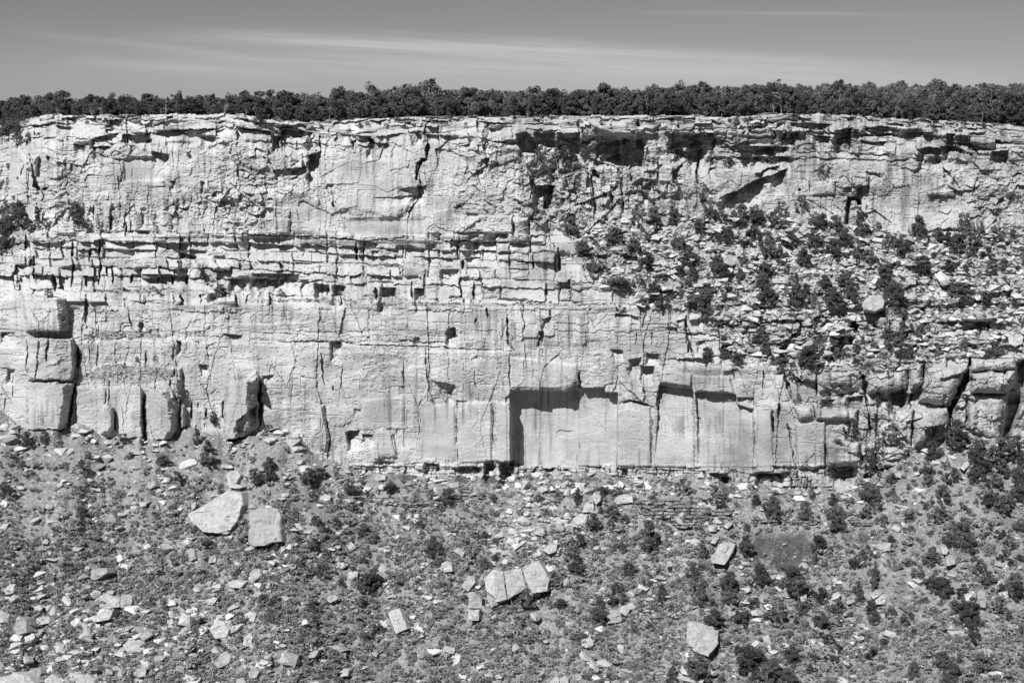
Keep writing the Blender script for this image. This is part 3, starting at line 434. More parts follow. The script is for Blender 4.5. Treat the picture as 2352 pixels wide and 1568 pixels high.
block('G', [(65, 560), (545, 620), (545, 745), (500, 768), (455, 798), (68, 794)], .6, 6, calm=.5)
# round blocks at the right
for a in [([(1230, 640), (1520, 640), (1500, 700), (1400, 860), (1370, 920), (1170, 880), (1180, 830)], 3.0, 26), ([(1540, 680), (1850, 660), (1850, 740), (1790, 820), (1540, 820)], 3.2, 20), ([(1520, 830), (1780, 830), (1760, 950), (1740, 1150), (1520, 1080)], 2.4, 18), ([(1540, 590), (1840, 580), (1850, 650), (1540, 672)], 2, 12),
          ([(1140, 970), (1240, 930), (1390, 925), (1380, 1060), (1350, 1130), (1140, 1195)], 3.0, 24), ([(980, 1020), (1010, 930), (1140, 925), (1120, 1180)], 1.6, 8), ([(535, 1155), (640, 1145), (770, 1165), (768, 1330), (540, 1340)], 2.6, 18), ([(310, 1030), (525, 1020), (520, 1340), (340, 1350)], 1.0, 5), ([(820, 700), (1090, 660), (1090, 780), (960, 830), (820, 820)], 2.6, 22),
          ([(930, 1200), (1010, 1190), (1080, 1230), (1085, 1330), (1000, 1370), (930, 1330)], 2.4, 18), ([(450, 930), (765, 930), (740, 1015), (460, 1010)], 2.2, 12), ([(550, 680), (700, 680), (710, 760), (560, 770)], 1.8, 12), ([(300, 910), (420, 920), (440, 990), (340, 1010)], 1.5, 10), ([(1460, 240), (1690, 230), (1700, 320), (1460, 330)], 2.4, 14),
          ([(530, 330), (690, 330), (700, 420), (590, 430)], 2, 14), ([(1110, 650), (1205, 610), (1205, 760), (1115, 800)], 2.4, 14)]:
    block('H', a[0], a[1], a[2], True, calm=.35)
block('H', [(1850, 600), (1925, 580), (1925, 780), (1870, 980), (1830, 1080), (1760, 1240), (1740, 1150), (1775, 950), (1780, 820), (1850, 720)], -7, 8)
D = np.clip(D, -9, 9)
D *= np.clip((VV - rim[None, :]) / 6 + .25, .25, 1)
P = P + np.where(isT, 0, D)
# talus below the walls
row_t = np.clip(np.searchsorted(R, VT), 0, nv - 1); row_t2 = np.clip(np.searchsorted(R, VT - 6), 0, nv - 1); Pf = np.convolve(np.pad(P[row_t2, np.arange(nu)], 4, mode='edge'), np.ones(9) / 9, 'valid'); base = np.array([np.interp(VS[i], R, P[:, i] * 0 + prof_i) for i, prof_i in enumerate((P - D * (1 - isT)).T)])
base = np.convolve(np.pad(base, 60, mode='edge'), k, 'valid')
dv = VV - VT[None, :]; plane = base[None, :] + 2.0 + .106 * (VV - VS[None, :])
tk = sst(dv, 0, 50)
tb = 3.2 * fbm(UU / 85, VV / 210, 3, 14) + .8 * fbm(UU / 40, VV / 60, 2, 10) + .5 * fbm(UU / 26, VV / 18, 3, 15)
peb, ec = facets(UU / 7.5, VV / 5.5, 48, .9, 1.0, 1.0); pebm, _ = facets(UU / 18, VV / 13, 52, .9, 1.0, 1.0)
gm = np.clip(.3 + 1.2 * fbm(UU / 60, VV / 40, 3, 16), 0, 1)
Tp = (Pf[None, :] + .106 * dv + .5) * (1 - tk) + plane * tk + tb * tk + .28 * peb * gm * sst(dv, 0, 10) + .25 * pebm * gm
# outcrops of thin beds in the talus
def outcrop(t, pts, n, seed, d):
    global Tp
    p = Z(t, pts); s = win(p, 6); sdp = psd(p, s, 1.5); v0 = min(a[1] for a in p); v1 = max(a[1] for a in p); rg = np.random.default_rng(seed)
    y = (VV[s] + wv[s] * .8 - v0) / (v1 - v0) * n; kk = np.clip(np.floor(y).astype(int), 0, n - 1); x = UU[s] + wu[s] * 2
    rnd = TAB[seed][kk, (np.floor(x / 17 + kk * 3.3)).astype(int) & 255]; fr = y - np.floor(y)
    Tp[s] = np.where(sdp > 0, Tp[s] + d * (.3 + rnd) * np.clip(sdp / 4, 0, 1) - .9 * (fr > .78) - .3 * (fr < .12), Tp[s])
outcrop('K', [(930, 300), (1180, 280), (1400, 350), (1640, 360), (1620, 420), (1400, 440), (1390, 490), (1230, 495), (1190, 440), (1020, 420)], 9, 3, 1.6)
outcrop('J', [(560, 240), (860, 270), (1250, 300), (1270, 330), (1150, 350), (1050, 345), (820, 300)], 5, 4, 1.2); outcrop('J', [(1380, 200), (1640, 230), (1640, 265), (1400, 290)], 4, 5, .8)
outcrop('L', [(545, 1140), (740, 1140), (735, 1215), (560, 1240)], 6, 6, 1.2); outcrop('L', [(0, 420), (500, 430), (500, 465), (0, 460)], 3, 7, 1.0); outcrop('L', [(480, 130), (860, 100), (830, 170), (580, 240), (470, 200)], 5, 8, 1.2); outcrop('L', [(670, 420), (850, 440), (850, 475), (700, 470)], 3, 9, 1.0)
P = np.where(isT, Tp, P).astype(np.float32)

A_ = (UU - 1176) / F; B_ = (784 - VV) / F; cT, sT = math.cos(TH), math.sin(TH)
DY = cT + B_ * sT; Yc = 335.0 - P
PX = Yc * A_ / DY; PZ = CAMZ + Yc * (-sT + B_ * cT) / DY
VERT = np.stack([PX, Yc, PZ], -1)
def surf(u, v):
    j = min(max(int(np.searchsorted(U, u)), 0), nu - 1); i = min(max(int(np.searchsorted(R, v)), 0), nv - 1); return VERT[i, j].copy()
def surfs(u, v):
    j = np.clip(np.searchsorted(U, u), 0, nu - 1); i = np.clip(np.searchsorted(R, v), 0, nv - 1); return VERT[i, j]
def ray_at(u, v, Y):
    a = (u - 1176) / F; b = (784 - v) / F; dy = cT + b * sT; return np.array([Y * a / dy, Y, CAMZ + Y * (-sT + b * cT) / dy])

# --- albedo: bleached sandstone, desert varnish, stains, soil
mott = fbm(UU / 50, VV / 34, 4, 17); streak = fbm(UU / 7, VV / 110, 3, 18); streak2 = fbm(UU / 3.2, VV / 60, 2, 19)
smask = np.clip(.5 + 1.8 * fbm(UU / 110, VV / 60, 2, 21), 0, 1)
bright = sst(-UU, -1700, -1000) * .055
tone = .385 + bright + .11 * mott - .17 * np.clip(streak - .02, 0, 1) * smask * 2.2 - .06 * np.clip(streak2, 0, 1) * smask
def stain(u, v, ru, rv, a, sp=.5):
    global tone
    g = gz(u, v, ru, rv); tone = tone - a * np.clip(g * 1.4 + sp * fbm(UU / 12, VV / 12, 3, 22) * g - .15, 0, 1)
for a in [(290, 410, 60, 45, .09), (870, 955, 45, 55, .12), (920, 745, 50, 50, .08), (885, 530, 60, 20, .1), (100, 1010, 60, 70, .07), (155, 870, 50, 100, .05), (1480, 770, 60, 40, .07), (1700, 1020, 50, 90, .13), (1790, 1020, 40, 70, .14), (1590, 870, 60, 30, .09), (820, 380, 60, 40, .05), (590, 960, 30, 60, .1), (700, 960, 14, 60, .1), (640, 920, 10, 90, .1), (450, 850, 8, 80, .1), (260, 920, 30, 50, .06), (380, 960, 25, 40, .07), (1250, 760, 60, 40, .05), (1640, 940, 60, 80, .05), (1060, 560, 30, 20, .05), (1890, 1000, 60, 80, .08), (2150, 800, 200, 60, .03), (2200, 330, 120, 40, .04)]: stain(*a)
for k_ in range(46):     # single dark water stains running down the lower wall
    u0 = random.uniform(380, 1750); v0 = random.choice([708, 800, 800, 870]) + random.uniform(0, 30); ln = random.uniform(40, 150); w_ = random.uniform(1.5, 5)
    s = win([(u0 - 8, v0), (u0 + 8, v0 + ln)], 4); g = np.exp(-((UU[s] - u0 + wu[s] * .4) / w_) ** 2) * sst(VV[s], v0, v0 + 8) * (1 - sst(VV[s], v0 + ln * .5, v0 + ln)); tone[s] -= random.uniform(.05, .12) * g
tone = np.clip(tone, .2, .68)
soil = .215 + .05 * fbm(UU / 40, VV / 30, 3, 25)
peb2 = (facets(UU / 4.2, VV / 3.0, 11, 0, 0, 1)[0] + .5)
soil = soil + .10 * (peb2 > .84) + .05 * (peb > .25) * gm - .05 * (peb2 < .15)
talb = np.clip(soil, .08, .45)
shale = np.clip(gz(1040, 1097, 150, 12) * 1.6 + gz(900, 1084, 50, 5) + gz(1140, 1103, 50, 14) * .8 + gz(1165, 1085, 10, 5) + gz(1740, 1262, 60, 42) * 1.2 + gz(1830, 1255, 60, 40) * 1.1 + gz(1810, 1300, 50, 30) * .7 + gz(1980, 1235, 50, 25) * .9 + gz(1690, 1122, 50, 8) + gz(1790, 1118, 40, 7) + gz(1360, 1100, 50, 6) * .8 + gz(1960, 1545, 60, 30) * .7 + gz(1500, 1230, 40, 30) * .4 + gz(1150, 1260, 70, 40) * .25, 0, 1)
shale = np.clip((shale + .25 * fbm(UU / 9, VV / 14, 3, 26) - .25) * 2.2, 0, 1) * (1 - .85 * np.clip((fbm(UU / 14 + VV / 40, VV / 80, 2, 27) - .22) * 6, 0, 1))
talb = talb * (1 - .62 * shale)
tone = np.where(isT, talb, np.where(soilL > 0, .24 + .15 * (peb2 > .75), tone)); 
btone = np.clip(tone * .95 - .0 + .13 * (peb2 > .78) - .10 * (fbm(UU / 25, VV / 14, 3, 29) > .12), .22, .56)
tone = np.where((bench > .5) & ~isT, btone, tone)
# build faces, split into cliff / bench / talus
idx = np.arange(nu * nv).reshape(nv, nu)
a_, b__, c_, d_ = idx[:-1, :-1], idx[:-1, 1:], idx[1:, 1:], idx[1:, :-1]
quads = np.stack([a_, d_, c_, b__], -1).reshape(-1, 4)
lab = np.where(isT, 1, np.where(bench > .5, 2, 0))[1:, 1:].ravel()
VF = VERT.reshape(-1, 3); TF = tone.reshape(-1)
for lv, nm, mt in ((0, 'cliff', M_CLIFF), (1, 'talus_slope', M_TALUS), (2, 'bench_slope', M_TALUS)):
    f = quads[lab == lv]; uq, inv = np.unique(f, return_inverse=True)
    o = link(nm, mesh_np(nm, VF[uq], inv.reshape(-1, 4), 4, mt, True, {'tone': TF[uq]})); o['kind'] = 'structure'

# plateau behind the rim, to the horizon
def plat_z(x, y):
    return .1 + (sst(x, -135, 130) * 7.2 - 3.2) * sst(y, 345, 520) - np.maximum(y - 620, 0) * .02
top = VERT[0]; yrs = [0.0, .8, 2, 4, 7, 12, 20, 35, 60, 100, 170, 300, 600, 1500, 4000, 9000]
rowsP = []
for k_, dy_ in enumerate(yrs):
    x = top[:, 0] * (1 + dy_ / 335.0 * (1 if dy_ < 700 else 1.0)); y = top[:, 1] + dy_; z = np.where(dy_ == 0, top[:, 2], 0)
    t_ = sst(np.full_like(x, dy_), 0, 14); zz = top[:, 2] * (1 - t_) + plat_z(x, y) * t_ + (0 if dy_ == 0 else .25 * fbm(x / 3, y / 3, 2, 30))
    rowsP.append(np.stack([x, y, zz if dy_ else top[:, 2]], -1))
Pl = np.stack(rowsP); ix = np.arange(nu * len(yrs)).reshape(len(yrs), nu)
fq = np.stack([ix[:-1, :-1], ix[:-1, 1:], ix[1:, 1:], ix[1:, :-1]], -1).reshape(-1, 4)
o = link('plateau', mesh_np('plateau', Pl.reshape(-1, 3), fq, 4, M_TALUS, True, {'tone': np.full(nu * len(yrs), .25)})); o['kind'] = 'structure'
def rim_pt(x):
    i = int(np.argmin(np.abs(top[:, 0] - x))); return top[i]

# ---------------------------------------------------------------- vegetation kit
def leaf_cloud(centres, radii, n_each, size, rg, dark=None, flat=.75):
    V_, T_ = [], []
    for (c, r, n) in zip(centres, radii, n_each):
        d = rg.normal(size=(n, 3)); d /= np.linalg.norm(d, axis=1)[:, None]; rad = r * (.45 + .55 * rg.random(n) ** .5)
        p = c + d * rad[:, None] * np.array([1, 1, flat])
        a = rg.normal(size=(n, 3)); a /= np.linalg.norm(a, axis=1)[:, None]; bb = np.cross(a, rg.normal(size=(n, 3))); bb /= np.linalg.norm(bb, axis=1)[:, None]
        s = size * rg.uniform(.6, 1.35, n)[:, None]
        V_.append(np.stack([p - a * s - bb * s * .5, p + a * s - bb * s * .5, p + a * s * .6 + bb * s * .7], 1).reshape(-1, 3))
        T_.append(np.repeat(np.clip(rg.uniform(.15, .95) * .55 + rg.random(n) * .45, 0, 1), 3))
    return np.concatenate(V_), np.concatenate(T_)
def crown(kind, seed, dense=1.0, lsz=.031):
    rg = np.random.default_rng(seed); C_, R_, N_ = [], [], []
    if kind == 'round':
        for i in range(30):
            a = rg.uniform(0, 6.283); h = rg.uniform(.12, .93); w = .46 * math.sin(math.pi * min(1, (h * .86 + .16))) ** .55; r = w * rg.uniform(.25, 1.0)
            C_.append((r * math.cos(a), r * math.sin(a), h)); R_.append(rg.uniform(.09, .17)); N_.append(int(75 * dense))
    elif kind == 'cone':
        for i in range(30):
            a = rg.uniform(0, 6.283); h = rg.uniform(.06, .97); w = .42 * (1 - h) ** .8 + .02; r = w * rg.uniform(.3, 1.0)
            C_.append((r * math.cos(a), r * math.sin(a), h)); R_.append(rg.uniform(.06, .12) * (1.2 - .6 * h)); N_.append(int(60 * dense))
    elif kind == 'open':
        for i in range(21):
            a = rg.uniform(0, 6.283); h = rg.uniform(.2, .97); w = .5 * math.sin(math.pi * min(1, h * .8 + .18)) ** .5; r = w * rg.uniform(.35, 1.1)
            C_.append((r * math.cos(a), r * math.sin(a), h)); R_.append(rg.uniform(.07, .14)); N_.append(int(55 * dense))
    else:  # low spreading shrub
        for i in range(16):
            a = rg.uniform(0, 6.283); h = rg.uniform(.15, .75); r = .42 * rg.random() ** .6
            C_.append((r * math.cos(a), r * math.sin(a), h * (1 - r * .9))); R_.append(rg.uniform(.1, .17)); N_.append(int(60 * dense))
    C_ = np.array(C_); lean = rg.uniform(-.14, .14, 2); C_[:, 0] += lean[0] * C_[:, 2]; C_[:, 1] += lean[1] * C_[:, 2]
    V_, T_ = leaf_cloud(C_, R_, N_, lsz if kind != 'low' else lsz * 1.25, rg)
    f = np.arange(len(V_)).reshape(-1, 3)
    return V_, f, T_, C_
def tube_np(p0, p1, r0, r1, n=5):
    p0, p1 = np.array(p0, float), np.array(p1, float); d = p1 - p0; d /= np.linalg.norm(d) + 1e-9; a = np.cross(d, [0.3, .9, .2]); a /= np.linalg.norm(a); b = np.cross(d, a)
    t = np.linspace(0, 2 * math.pi, n, endpoint=False); ring = np.cos(t)[:, None] * a + np.sin(t)[:, None] * b
    v = np.concatenate([p0 + ring * r0, p1 + ring * r1]); f = [(i, (i + 1) % n, n + (i + 1) % n, n + i) for i in range(n)]
    return v, np.array(f)
def trunk(C_, seed, spread=.5):
    rg = np.random.default_rng(seed); V_, F_, o = [], [], 0
    sp = np.array([rg.uniform(-.03, .03), rg.uniform(-.03, .03), rg.uniform(.3, .45)])
    segs = [((0, 0, -.08), sp, .035, .025)]; tp = C_[np.argmax(C_[:, 2])]; segs.append((sp, tp * .96, .025, .006))
    for c in C_[rg.permutation(len(C_))[:11]]:
        b0 = sp * rg.uniform(.4, 1) if c[2] < .5 else sp + (tp - sp) * rg.uniform(.1, .6); mid = (b0 + c) / 2 + rg.normal(size=3) * .03
        segs += [(b0, mid, .014, .01), (mid, c, .01, .004)]
    for a, b, r0, r1 in segs:
        v, f = tube_np(a, b, r0, r1); V_.append(v); F_.append(f + o); o += len(v)
    return np.concatenate(V_), np.concatenate(F_)
KINDS = ['round', 'round', 'round', 'round', 'open', 'open', 'cone', 'cone', 'low', 'low']
CROWNS, TRUNKS = [], []
for i, kd in enumerate(KINDS):
    v, f, t_, C_ = crown(kd, 200 + i, 1.7); CROWNS.append(mesh_np('crown', v, f, 3, M_LEAF, True, {'tone': t_}))
    v, f = trunk(C_, 300 + i); TRUNKS.append(mesh_np('trunk', v, f, 4, M_BARK, False))
DEADW = []
for i in range(3):
    rg = np.random.default_rng(70 + i); C_ = np.array([(rg.uniform(-.4, .4), rg.uniform(-.4, .4), rg.uniform(.35, 1)) for _ in range(14)]); v, f = trunk(C_, 400 + i); DEADW.append(mesh_np('bare_limbs', v, f, 4, M_DEAD, False))
def place_tree(name, label, cat, group, loc, w, h, var, rz):
    e = bpy.data.objects.new(name, None); e.empty_display_size = .5; COL.objects.link(e); e.location = loc; e.rotation_euler = (0, 0, rz); e.scale = (w, w, h)
    tag(e, label, cat, group)
    for nm, me in (('crown', CROWNS[var]), ('trunk', TRUNKS[var])):
        c = bpy.data.objects.new(nm, me); COL.objects.link(c); c.parent = e
    return e
def merged(name, items, protos, mat, label, cat):      # items: (proto index, loc, sx, sz, rz)
    V_, F_, T_, o = [], [], [], 0
    for (pi, loc, sx_, sz_, rz) in items:
        v, f, t_ = protos[pi]; c, s = math.cos(rz), math.sin(rz)
        vv = np.stack([(v[:, 0] * c - v[:, 1] * s) * sx_ + loc[0], (v[:, 0] * s + v[:, 1] * c) * sx_ + loc[1], v[:, 2] * sz_ + loc[2]], -1)
        V_.append(vv.astype(np.float32)); F_.append(f + o); T_.append(np.clip(t_ * .5 + (random.random() - .1) * .65, 0, 1)); o += len(v)
    ob = link(name, mesh_np(name, np.concatenate(V_), np.concatenate(F_), F_[0].shape[1], mat, True, {'tone': np.concatenate(T_)}))
    tag(ob, label, cat, None, 'stuff'); return ob

# ---------------------------------------------------------------- rocks kit
def hull(seed, n=16, sq=.6, flat=.75):
    rg = np.random.default_rng(seed); bm = bmesh.new()
    for i in range(n):
        d = rg.normal(size=3); d /= np.linalg.norm(d); m_ = np.abs(d).max(); d = d / (m_ ** sq); bm.verts.new((d[0] * .5 * rg.uniform(.8, 1.1), d[1] * .5 * rg.uniform(.8, 1.1), d[2] * .5 * flat * rg.uniform(.8, 1.1)))
    bmesh.ops.convex_hull(bm, input=bm.verts)
    bmesh.ops.delete(bm, geom=[v for v in bm.verts if not v.link_faces], context='VERTS')
    return bm
ROCKS, RPROTO = [], []
for i in range(12):
    bm = hull(500 + i, 10, .9, random.uniform(.5, .95)); bmesh.ops.triangulate(bm, faces=bm.faces)
    bm.verts.ensure_lookup_table(); v = np.array([x.co[:] for x in bm.verts]); f = np.array([[x.index for x in fc.verts] for fc in bm.faces]); bm.verts.index_update()
    f = np.array([[x.index for x in fc.verts] for fc in bm.faces]); RPROTO.append((v, f, np.full(len(v), .5))); bm.free()
    bm = hull(600 + i, 18, .85, random.uniform(.55, .95)); bmesh.ops.bevel(bm, geom=list(bm.edges) + list(bm.verts), offset=.014, segments=1, affect='EDGES')
    bmesh.ops.triangulate(bm, faces=bm.faces); bmesh.ops.subdivide_edges(bm, edges=bm.edges, cuts=2, use_grid_fill=True)
    for vv in bm.verts:
        n = math.sin(vv.co.x * 17 + i) * math.sin(vv.co.y * 15 + 2 * i) * math.sin(vv.co.z * 23 + i * 3); vv.co += vv.co.normalized() * n * .022 + Vector((random.uniform(-1, 1), random.uniform(-1, 1), random.uniform(-1, 1))) * .005
    me = bpy.data.meshes.new('boulder'); bm.to_mesh(me); bm.free(); me.shade_flat(); me.materials.append(M_ROCK); ROCKS.append(me)
m, t, b = mat_new('rubble_rock'); a = t.nodes.new('ShaderNodeAttribute'); a.attribute_name = 'tone'
to_col(t, mmul(t, mramp(t, a.outputs['Fac'], 0, 1, .20, .62), mramp(t, mnoise(t, 2.2, 5), .3, .7, .85, 1.12)), b); M_RUB = m

def slab(name, pts, thick, label, group=None, lift=.8, cat='boulder', top=.25):   # one great fallen block: outline seen, real thickness into the slope
    pts = [np.array(p, float) for p in pts]; c = sum(pts) / len(pts); Yg = surf(c[0], c[1])[1]; rg = np.random.default_rng(int(c[0] * 7 + c[1]))
    sub = []
    for i in range(len(pts)):
        a, b = pts[i], pts[(i + 1) % len(pts)]; n = max(1, int(np.linalg.norm(b - a) / 7))
        for j in range(n): sub.append(a + (b - a) * j / n + (rg.normal(size=2) * .55 if j else 0))
    vmax = max(p[1] for p in sub); vmin = min(p[1] for p in sub)
    lift *= 1.25
    def Yof(p): return Yg - lift - (p[1] - c[1]) * .095 + (p[0] - c[0]) * .010
    rings = []
    n = len(sub); spec = [(1.0, thick), (1.0, .4 * thick), (1.0, .35), (.985, .10), (.95, .0), (.84, -.02), (.7, -.05), (.57, -.06), (.44, -.1), (.3, -.1), (.16, -.1)]
    V_ = []
    jr = rg.normal(size=n); sd9 = int(rg.integers(50))
    def rel(q): return float(.55 * fbm(np.array([q[0] / 16]), np.array([q[1] / 11]), 3, sd9)[0]) + .40 * float(facets(np.array([q[0] / 30]), np.array([q[1] / 24]), sd9 % 40, .9, .9, 1.1)[0][0])
    for s_, back in spec:
        for i_, p in enumerate(sub):
            q_ = c + (p - c) * s_; Y = Yof(q_) + back + (rel(q_) if s_ < .99 else .05 * jr[i_])
            w3 = ray_at(q_[0], q_[1], Yof(q_)); w3 = w3 + (Y - Yof(q_)) * np.array([.26, 1.0, -.30]); V_.append(w3)
    V_.append(ray_at(c[0], c[1], Yof(c) - .1)); V_ = np.array(V_)
    F_ = []
    for k_ in range(len(spec) - 1):
        for i in range(n): F_.append((k_ * n + i, k_ * n + (i + 1) % n, (k_ + 1) * n + (i + 1) % n, (k_ + 1) * n + i))
    me = bpy.data.meshes.new(name); last = (len(spec) - 1) * n
    fs = F_ + [(last + i, last + (i + 1) % n, len(V_) - 1) for i in range(n)] + [tuple(range(n))]
    o3 = V_[n * 2:n * 3].mean(0); me.from_pydata([tuple(v - o3) for v in V_], [], fs)
    bm = bmesh.new(); bm.from_mesh(me); bmesh.ops.recalc_face_normals(bm, faces=bm.faces); bm.to_mesh(me); bm.free()
    me.shade_flat(); me.materials.append(M_ROCK); ob = link(name, me); ob.location = tuple(o3); tag(ob, label, cat, group); return ob
HERO = []
def hero(t, pts, thick, label, lift=.8, group=None, name='boulder'):
    p = Z(t, pts); HERO.append((np.mean([a[0] for a in p]), np.mean([a[1] for a in p]), label)); return slab(name, p, thick, label, group, lift)
hero('I', [(1305, 395), (1370, 355), (1440, 320), (1490, 280), (1580, 225), (1680, 240), (1695, 330), (1650, 440), (1600, 500), (1520, 525), (1410, 515), (1330, 440)], 5, "big pale banded slab tipped over, with a small bush growing on it", 1.6, name='fallen_slab')
hero('J', [(-10, 385), (60, 340), (150, 345), (190, 355), (213, 400), (218, 500), (220, 582), (150, 590), (100, 612), (20, 615), (-15, 580), (-10, 480)], 6, "huge upright squarish block with a black shadow down its right side", 2.2, name='fallen_slab')
hero('J', [(1630, 850), (1690, 765), (1735, 790), (1780, 850), (1800, 985), (1740, 1005), (1650, 930)], 4, "left slab of the great broken ledge cluster, with a ragged left side", 2.0, name='fallen_slab')
hero('J', [(1650, 930), (1740, 1005), (1790, 995), (1700, 1030), (1680, 1045), (1655, 980)], 4, "small dark edged wedge under the left slab of the broken ledge cluster", 1.7, name='fallen_slab')
hero('K', [(25, 790), (80, 778), (145, 765), (165, 830), (190, 905), (60, 980), (55, 985)], 5, "middle slab of the great broken ledge cluster between two cracks", 2.3, name='fallen_slab')
hero('K', [(-45, 790), (22, 790), (52, 985), (0, 1000), (-30, 1005)], 5, "second slab from the left in the great broken ledge cluster", 2.2, name='fallen_slab')
hero('K', [(150, 762), (200, 735), (268, 710), (300, 760), (325, 805), (345, 845), (325, 930), (215, 942), (195, 900), (170, 830)], 6, "right slab of the great broken ledge cluster, over a black overhang", 2.6, name='fallen_slab')
hero('J', [(1515, 820), (1560, 830), (1570, 870), (1520, 930), (1470, 905), (1490, 860)], 3, "tilted block standing left of the great broken ledge cluster", 1.4)
hero('J', [(1520, 935), (1560, 930), (1612, 985), (1610, 1045), (1520, 1050)], 3, "upper of two stacked square blocks left below the broken ledge cluster", 1.6)
hero('J', [(1520, 1056), (1600, 1052), (1592, 1132), (1522, 1130)], 3, "lower of two stacked square blocks left below the broken ledge cluster", 1.6)
hero('J', [(950, 1072), (1040, 1045), (1068, 1110), (1095, 1190), (1020, 1225), (990, 1160)], 2.6, "lone oblong pale slab standing tilted in the low scrub", 1.3)
hero('K', [(1465, 705), (1505, 640), (1540, 590), (1600, 585), (1640, 600), (1622, 655), (1565, 745), (1510, 735), (1475, 730)], 4, "oblong box shaped boulder lying diagonally on the dark shale patch", 2.0)
hero('K', [(1310, 1135), (1400, 1150), (1470, 1170), (1525, 1190), (1520, 1290), (1450, 1385), (1350, 1350), (1297, 1270), (1300, 1190)], 5, "large square pale boulder with a leaning tree over its top", 1.8)
hero('K', [(740, 1062), (800, 1055), (845, 1062), (845, 1140), (800, 1150), (745, 1155)], 3, "small square boulder with a shadow on its right, in the scrub", 1.5)
hero('K', [(490, 450), (520, 410), (560, 385), (615, 400), (600, 450), (550, 490), (500, 480)], 3, "pale rounded boulder at the top of the rockfall, beside a dark bush", 1.2)
hero('K', [(580, 330), (610, 295), (655, 292), (655, 350), (640, 375), (570, 380)], 3, "left half of the split boulder above the rockfall", 1.2)
hero('K', [(640, 262), (690, 248), (705, 270), (700, 300), (665, 325), (650, 290)], 2.5, "small right half of the split boulder above the rockfall", 1.4)
hero('K', [(790, 300), (820, 262), (860, 250), (925, 262), (930, 310), (810, 322)], 3, "broad cracked boulder left of the thin bedded outcrop", 1.0)
hero('K', [(225, 480), (280, 470), (310, 500), (300, 545), (240, 530)], 3, "chunky boulder in the middle of the pale rockfall", 1.3)
hero('K', [(295, 640), (350, 595), (400, 600), (390, 650), (340, 670)], 3, "grey rounded boulder at the foot of the pale rockfall", 1.2)
hero('H', [(785, 190), (830, 140), (890, 140), (940, 180), (930, 230), (870, 255), (790, 240)], 4, "rounded grey boulder perched on the bench ledge", 2.2)
hero('H', [(1798, 430), (1830, 395), (1880, 400), (1909, 430), (1900, 480), (1850, 500), (1805, 480)], 3, "round pale boulder on the bench near the right edge of the view", 1.8)
hero('C', [(1555, 1270), (1600, 1250), (1670, 1260), (1665, 1310), (1610, 1330), (1560, 1310)], 3, "big rounded boulder with a smaller one leaning on it, on the bench", 1.5)
hero('C', [(1630, 1225), (1665, 1195), (1695, 1205), (1695, 1240), (1650, 1270)], 2, "smaller rounded rock leaning on the big bench boulder", 1.6)
hero('D', [(335, 1080), (370, 1042), (410, 1040), (450, 1070), (440, 1100), (370, 1110)], 3, "dome shaped pale boulder at the foot of the upper wall", 1.2)
hero('L', [(1580, 940), (1605, 915), (1640, 930), (1652, 990), (1640, 1045), (1610, 1040), (1590, 1000)], 3, "tall pitted boulder among junipers at the far right", 1.3)
hero('L', [(1360, 690), (1395, 672), (1430, 690), (1432, 740), (1370, 755)], 3, "pitted boulder with holes below a smooth rock, right slope", 1.3)
hero('L', [(1330, 620), (1360, 610), (1385, 640), (1375, 675), (1345, 670)], 2, "smooth pale rock just above the pitted boulder", 1.3)
hero('L', [(915, 610), (940, 588), (985, 590), (975, 640), (925, 640)], 2, "square pale boulder with a smaller rock at its left, right slope", 1.0)
hero('L', [(835, 950), (870, 930), (915, 945), (860, 985)], 2, "dark topped wedge rock above a pale triangular one", 1.0); hero('L', [(870, 990), (930, 945), (962, 950), (940, 1020), (880, 1020)], 2, "pale triangular rock below a dark topped wedge rock", .9)
hero('L', [(600, 200), (650, 165), (695, 170), (700, 220), (630, 262), (600, 240)], 3, "striped tilted block at the foot of the cliff, on the right", 1.2)
hero('L', [(345, 975), (365, 945), (395, 950), (395, 1000), (360, 1012)], 2, "pale upright rock under the widest juniper on the right slope", 1.0)
hero('L', [(1465, 70), (1490, 25), (1530, 15), (1530, 50), (1490, 90)], 2, "pale oblong rock near the top of the right slope", 1.0)
hero('L', [(1645, 1330), (1670, 1325), (1712, 1385), (1705, 1410), (1660, 1380)], 2, "long pale rock near the lower right corner", 1.0)
hero('I', [(650, 995), (700, 955), (740, 940), (790, 965), (835, 975), (830, 1035), (760, 1050), (700, 1048)], 3, "broad pale boulder left of a dark cube shaped one", 1.2); hero('I', [(840, 955), (885, 945), (933, 962), (905, 1052), (840, 1045)], 3, "dark cube shaped boulder right of a broad pale one", 1.6)
hero('I', [(635, 1120), (700, 1072), (795, 1058), (760, 1125), (700, 1138), (650, 1138)], 2.5, "wedge boulder below the pale and dark pair of boulders", 1.2); hero('I', [(635, 785), (690, 765), (742, 770), (750, 800), (660, 852), (635, 840)], 3, "layered roundish boulder alone in the left scrub", 1.3)
hero('I', [(90, 1190), (115, 1120), (150, 1105), (180, 1120), (185, 1215), (110, 1238)], 3, "tall pointed boulder near the left edge of the view", 1.2)
hero('I', [(250, 1120), (290, 1100), (345, 1108), (345, 1150), (260, 1170)], 2.5, "flat boulder right of the tall pointed one at the left", .9)
hero('I', [(-40, 1540), (80, 1495), (180, 1510), (240, 1568), (200, 1640), (-40, 1640)], 4, "great pale boulder in the lower left corner", 1.3); hero('I', [(170, 1500), (230, 1462), (280, 1462), (292, 1500), (250, 1590), (190, 1540)], 3, "dark sided boulder leaning on the lower left corner boulder", 1.5)
hero('I', [(960, 1240), (1010, 1192), (1055, 1205), (1060, 1235), (1000, 1278)], 3, "dark pointed block on top of the lower left rock pile", 1.6); hero('I', [(815, 1330), (880, 1275), (960, 1262), (1030, 1290), (1000, 1345), (820, 1368)], 3, "wide white block at the base of the lower left rock pile", 1.2)
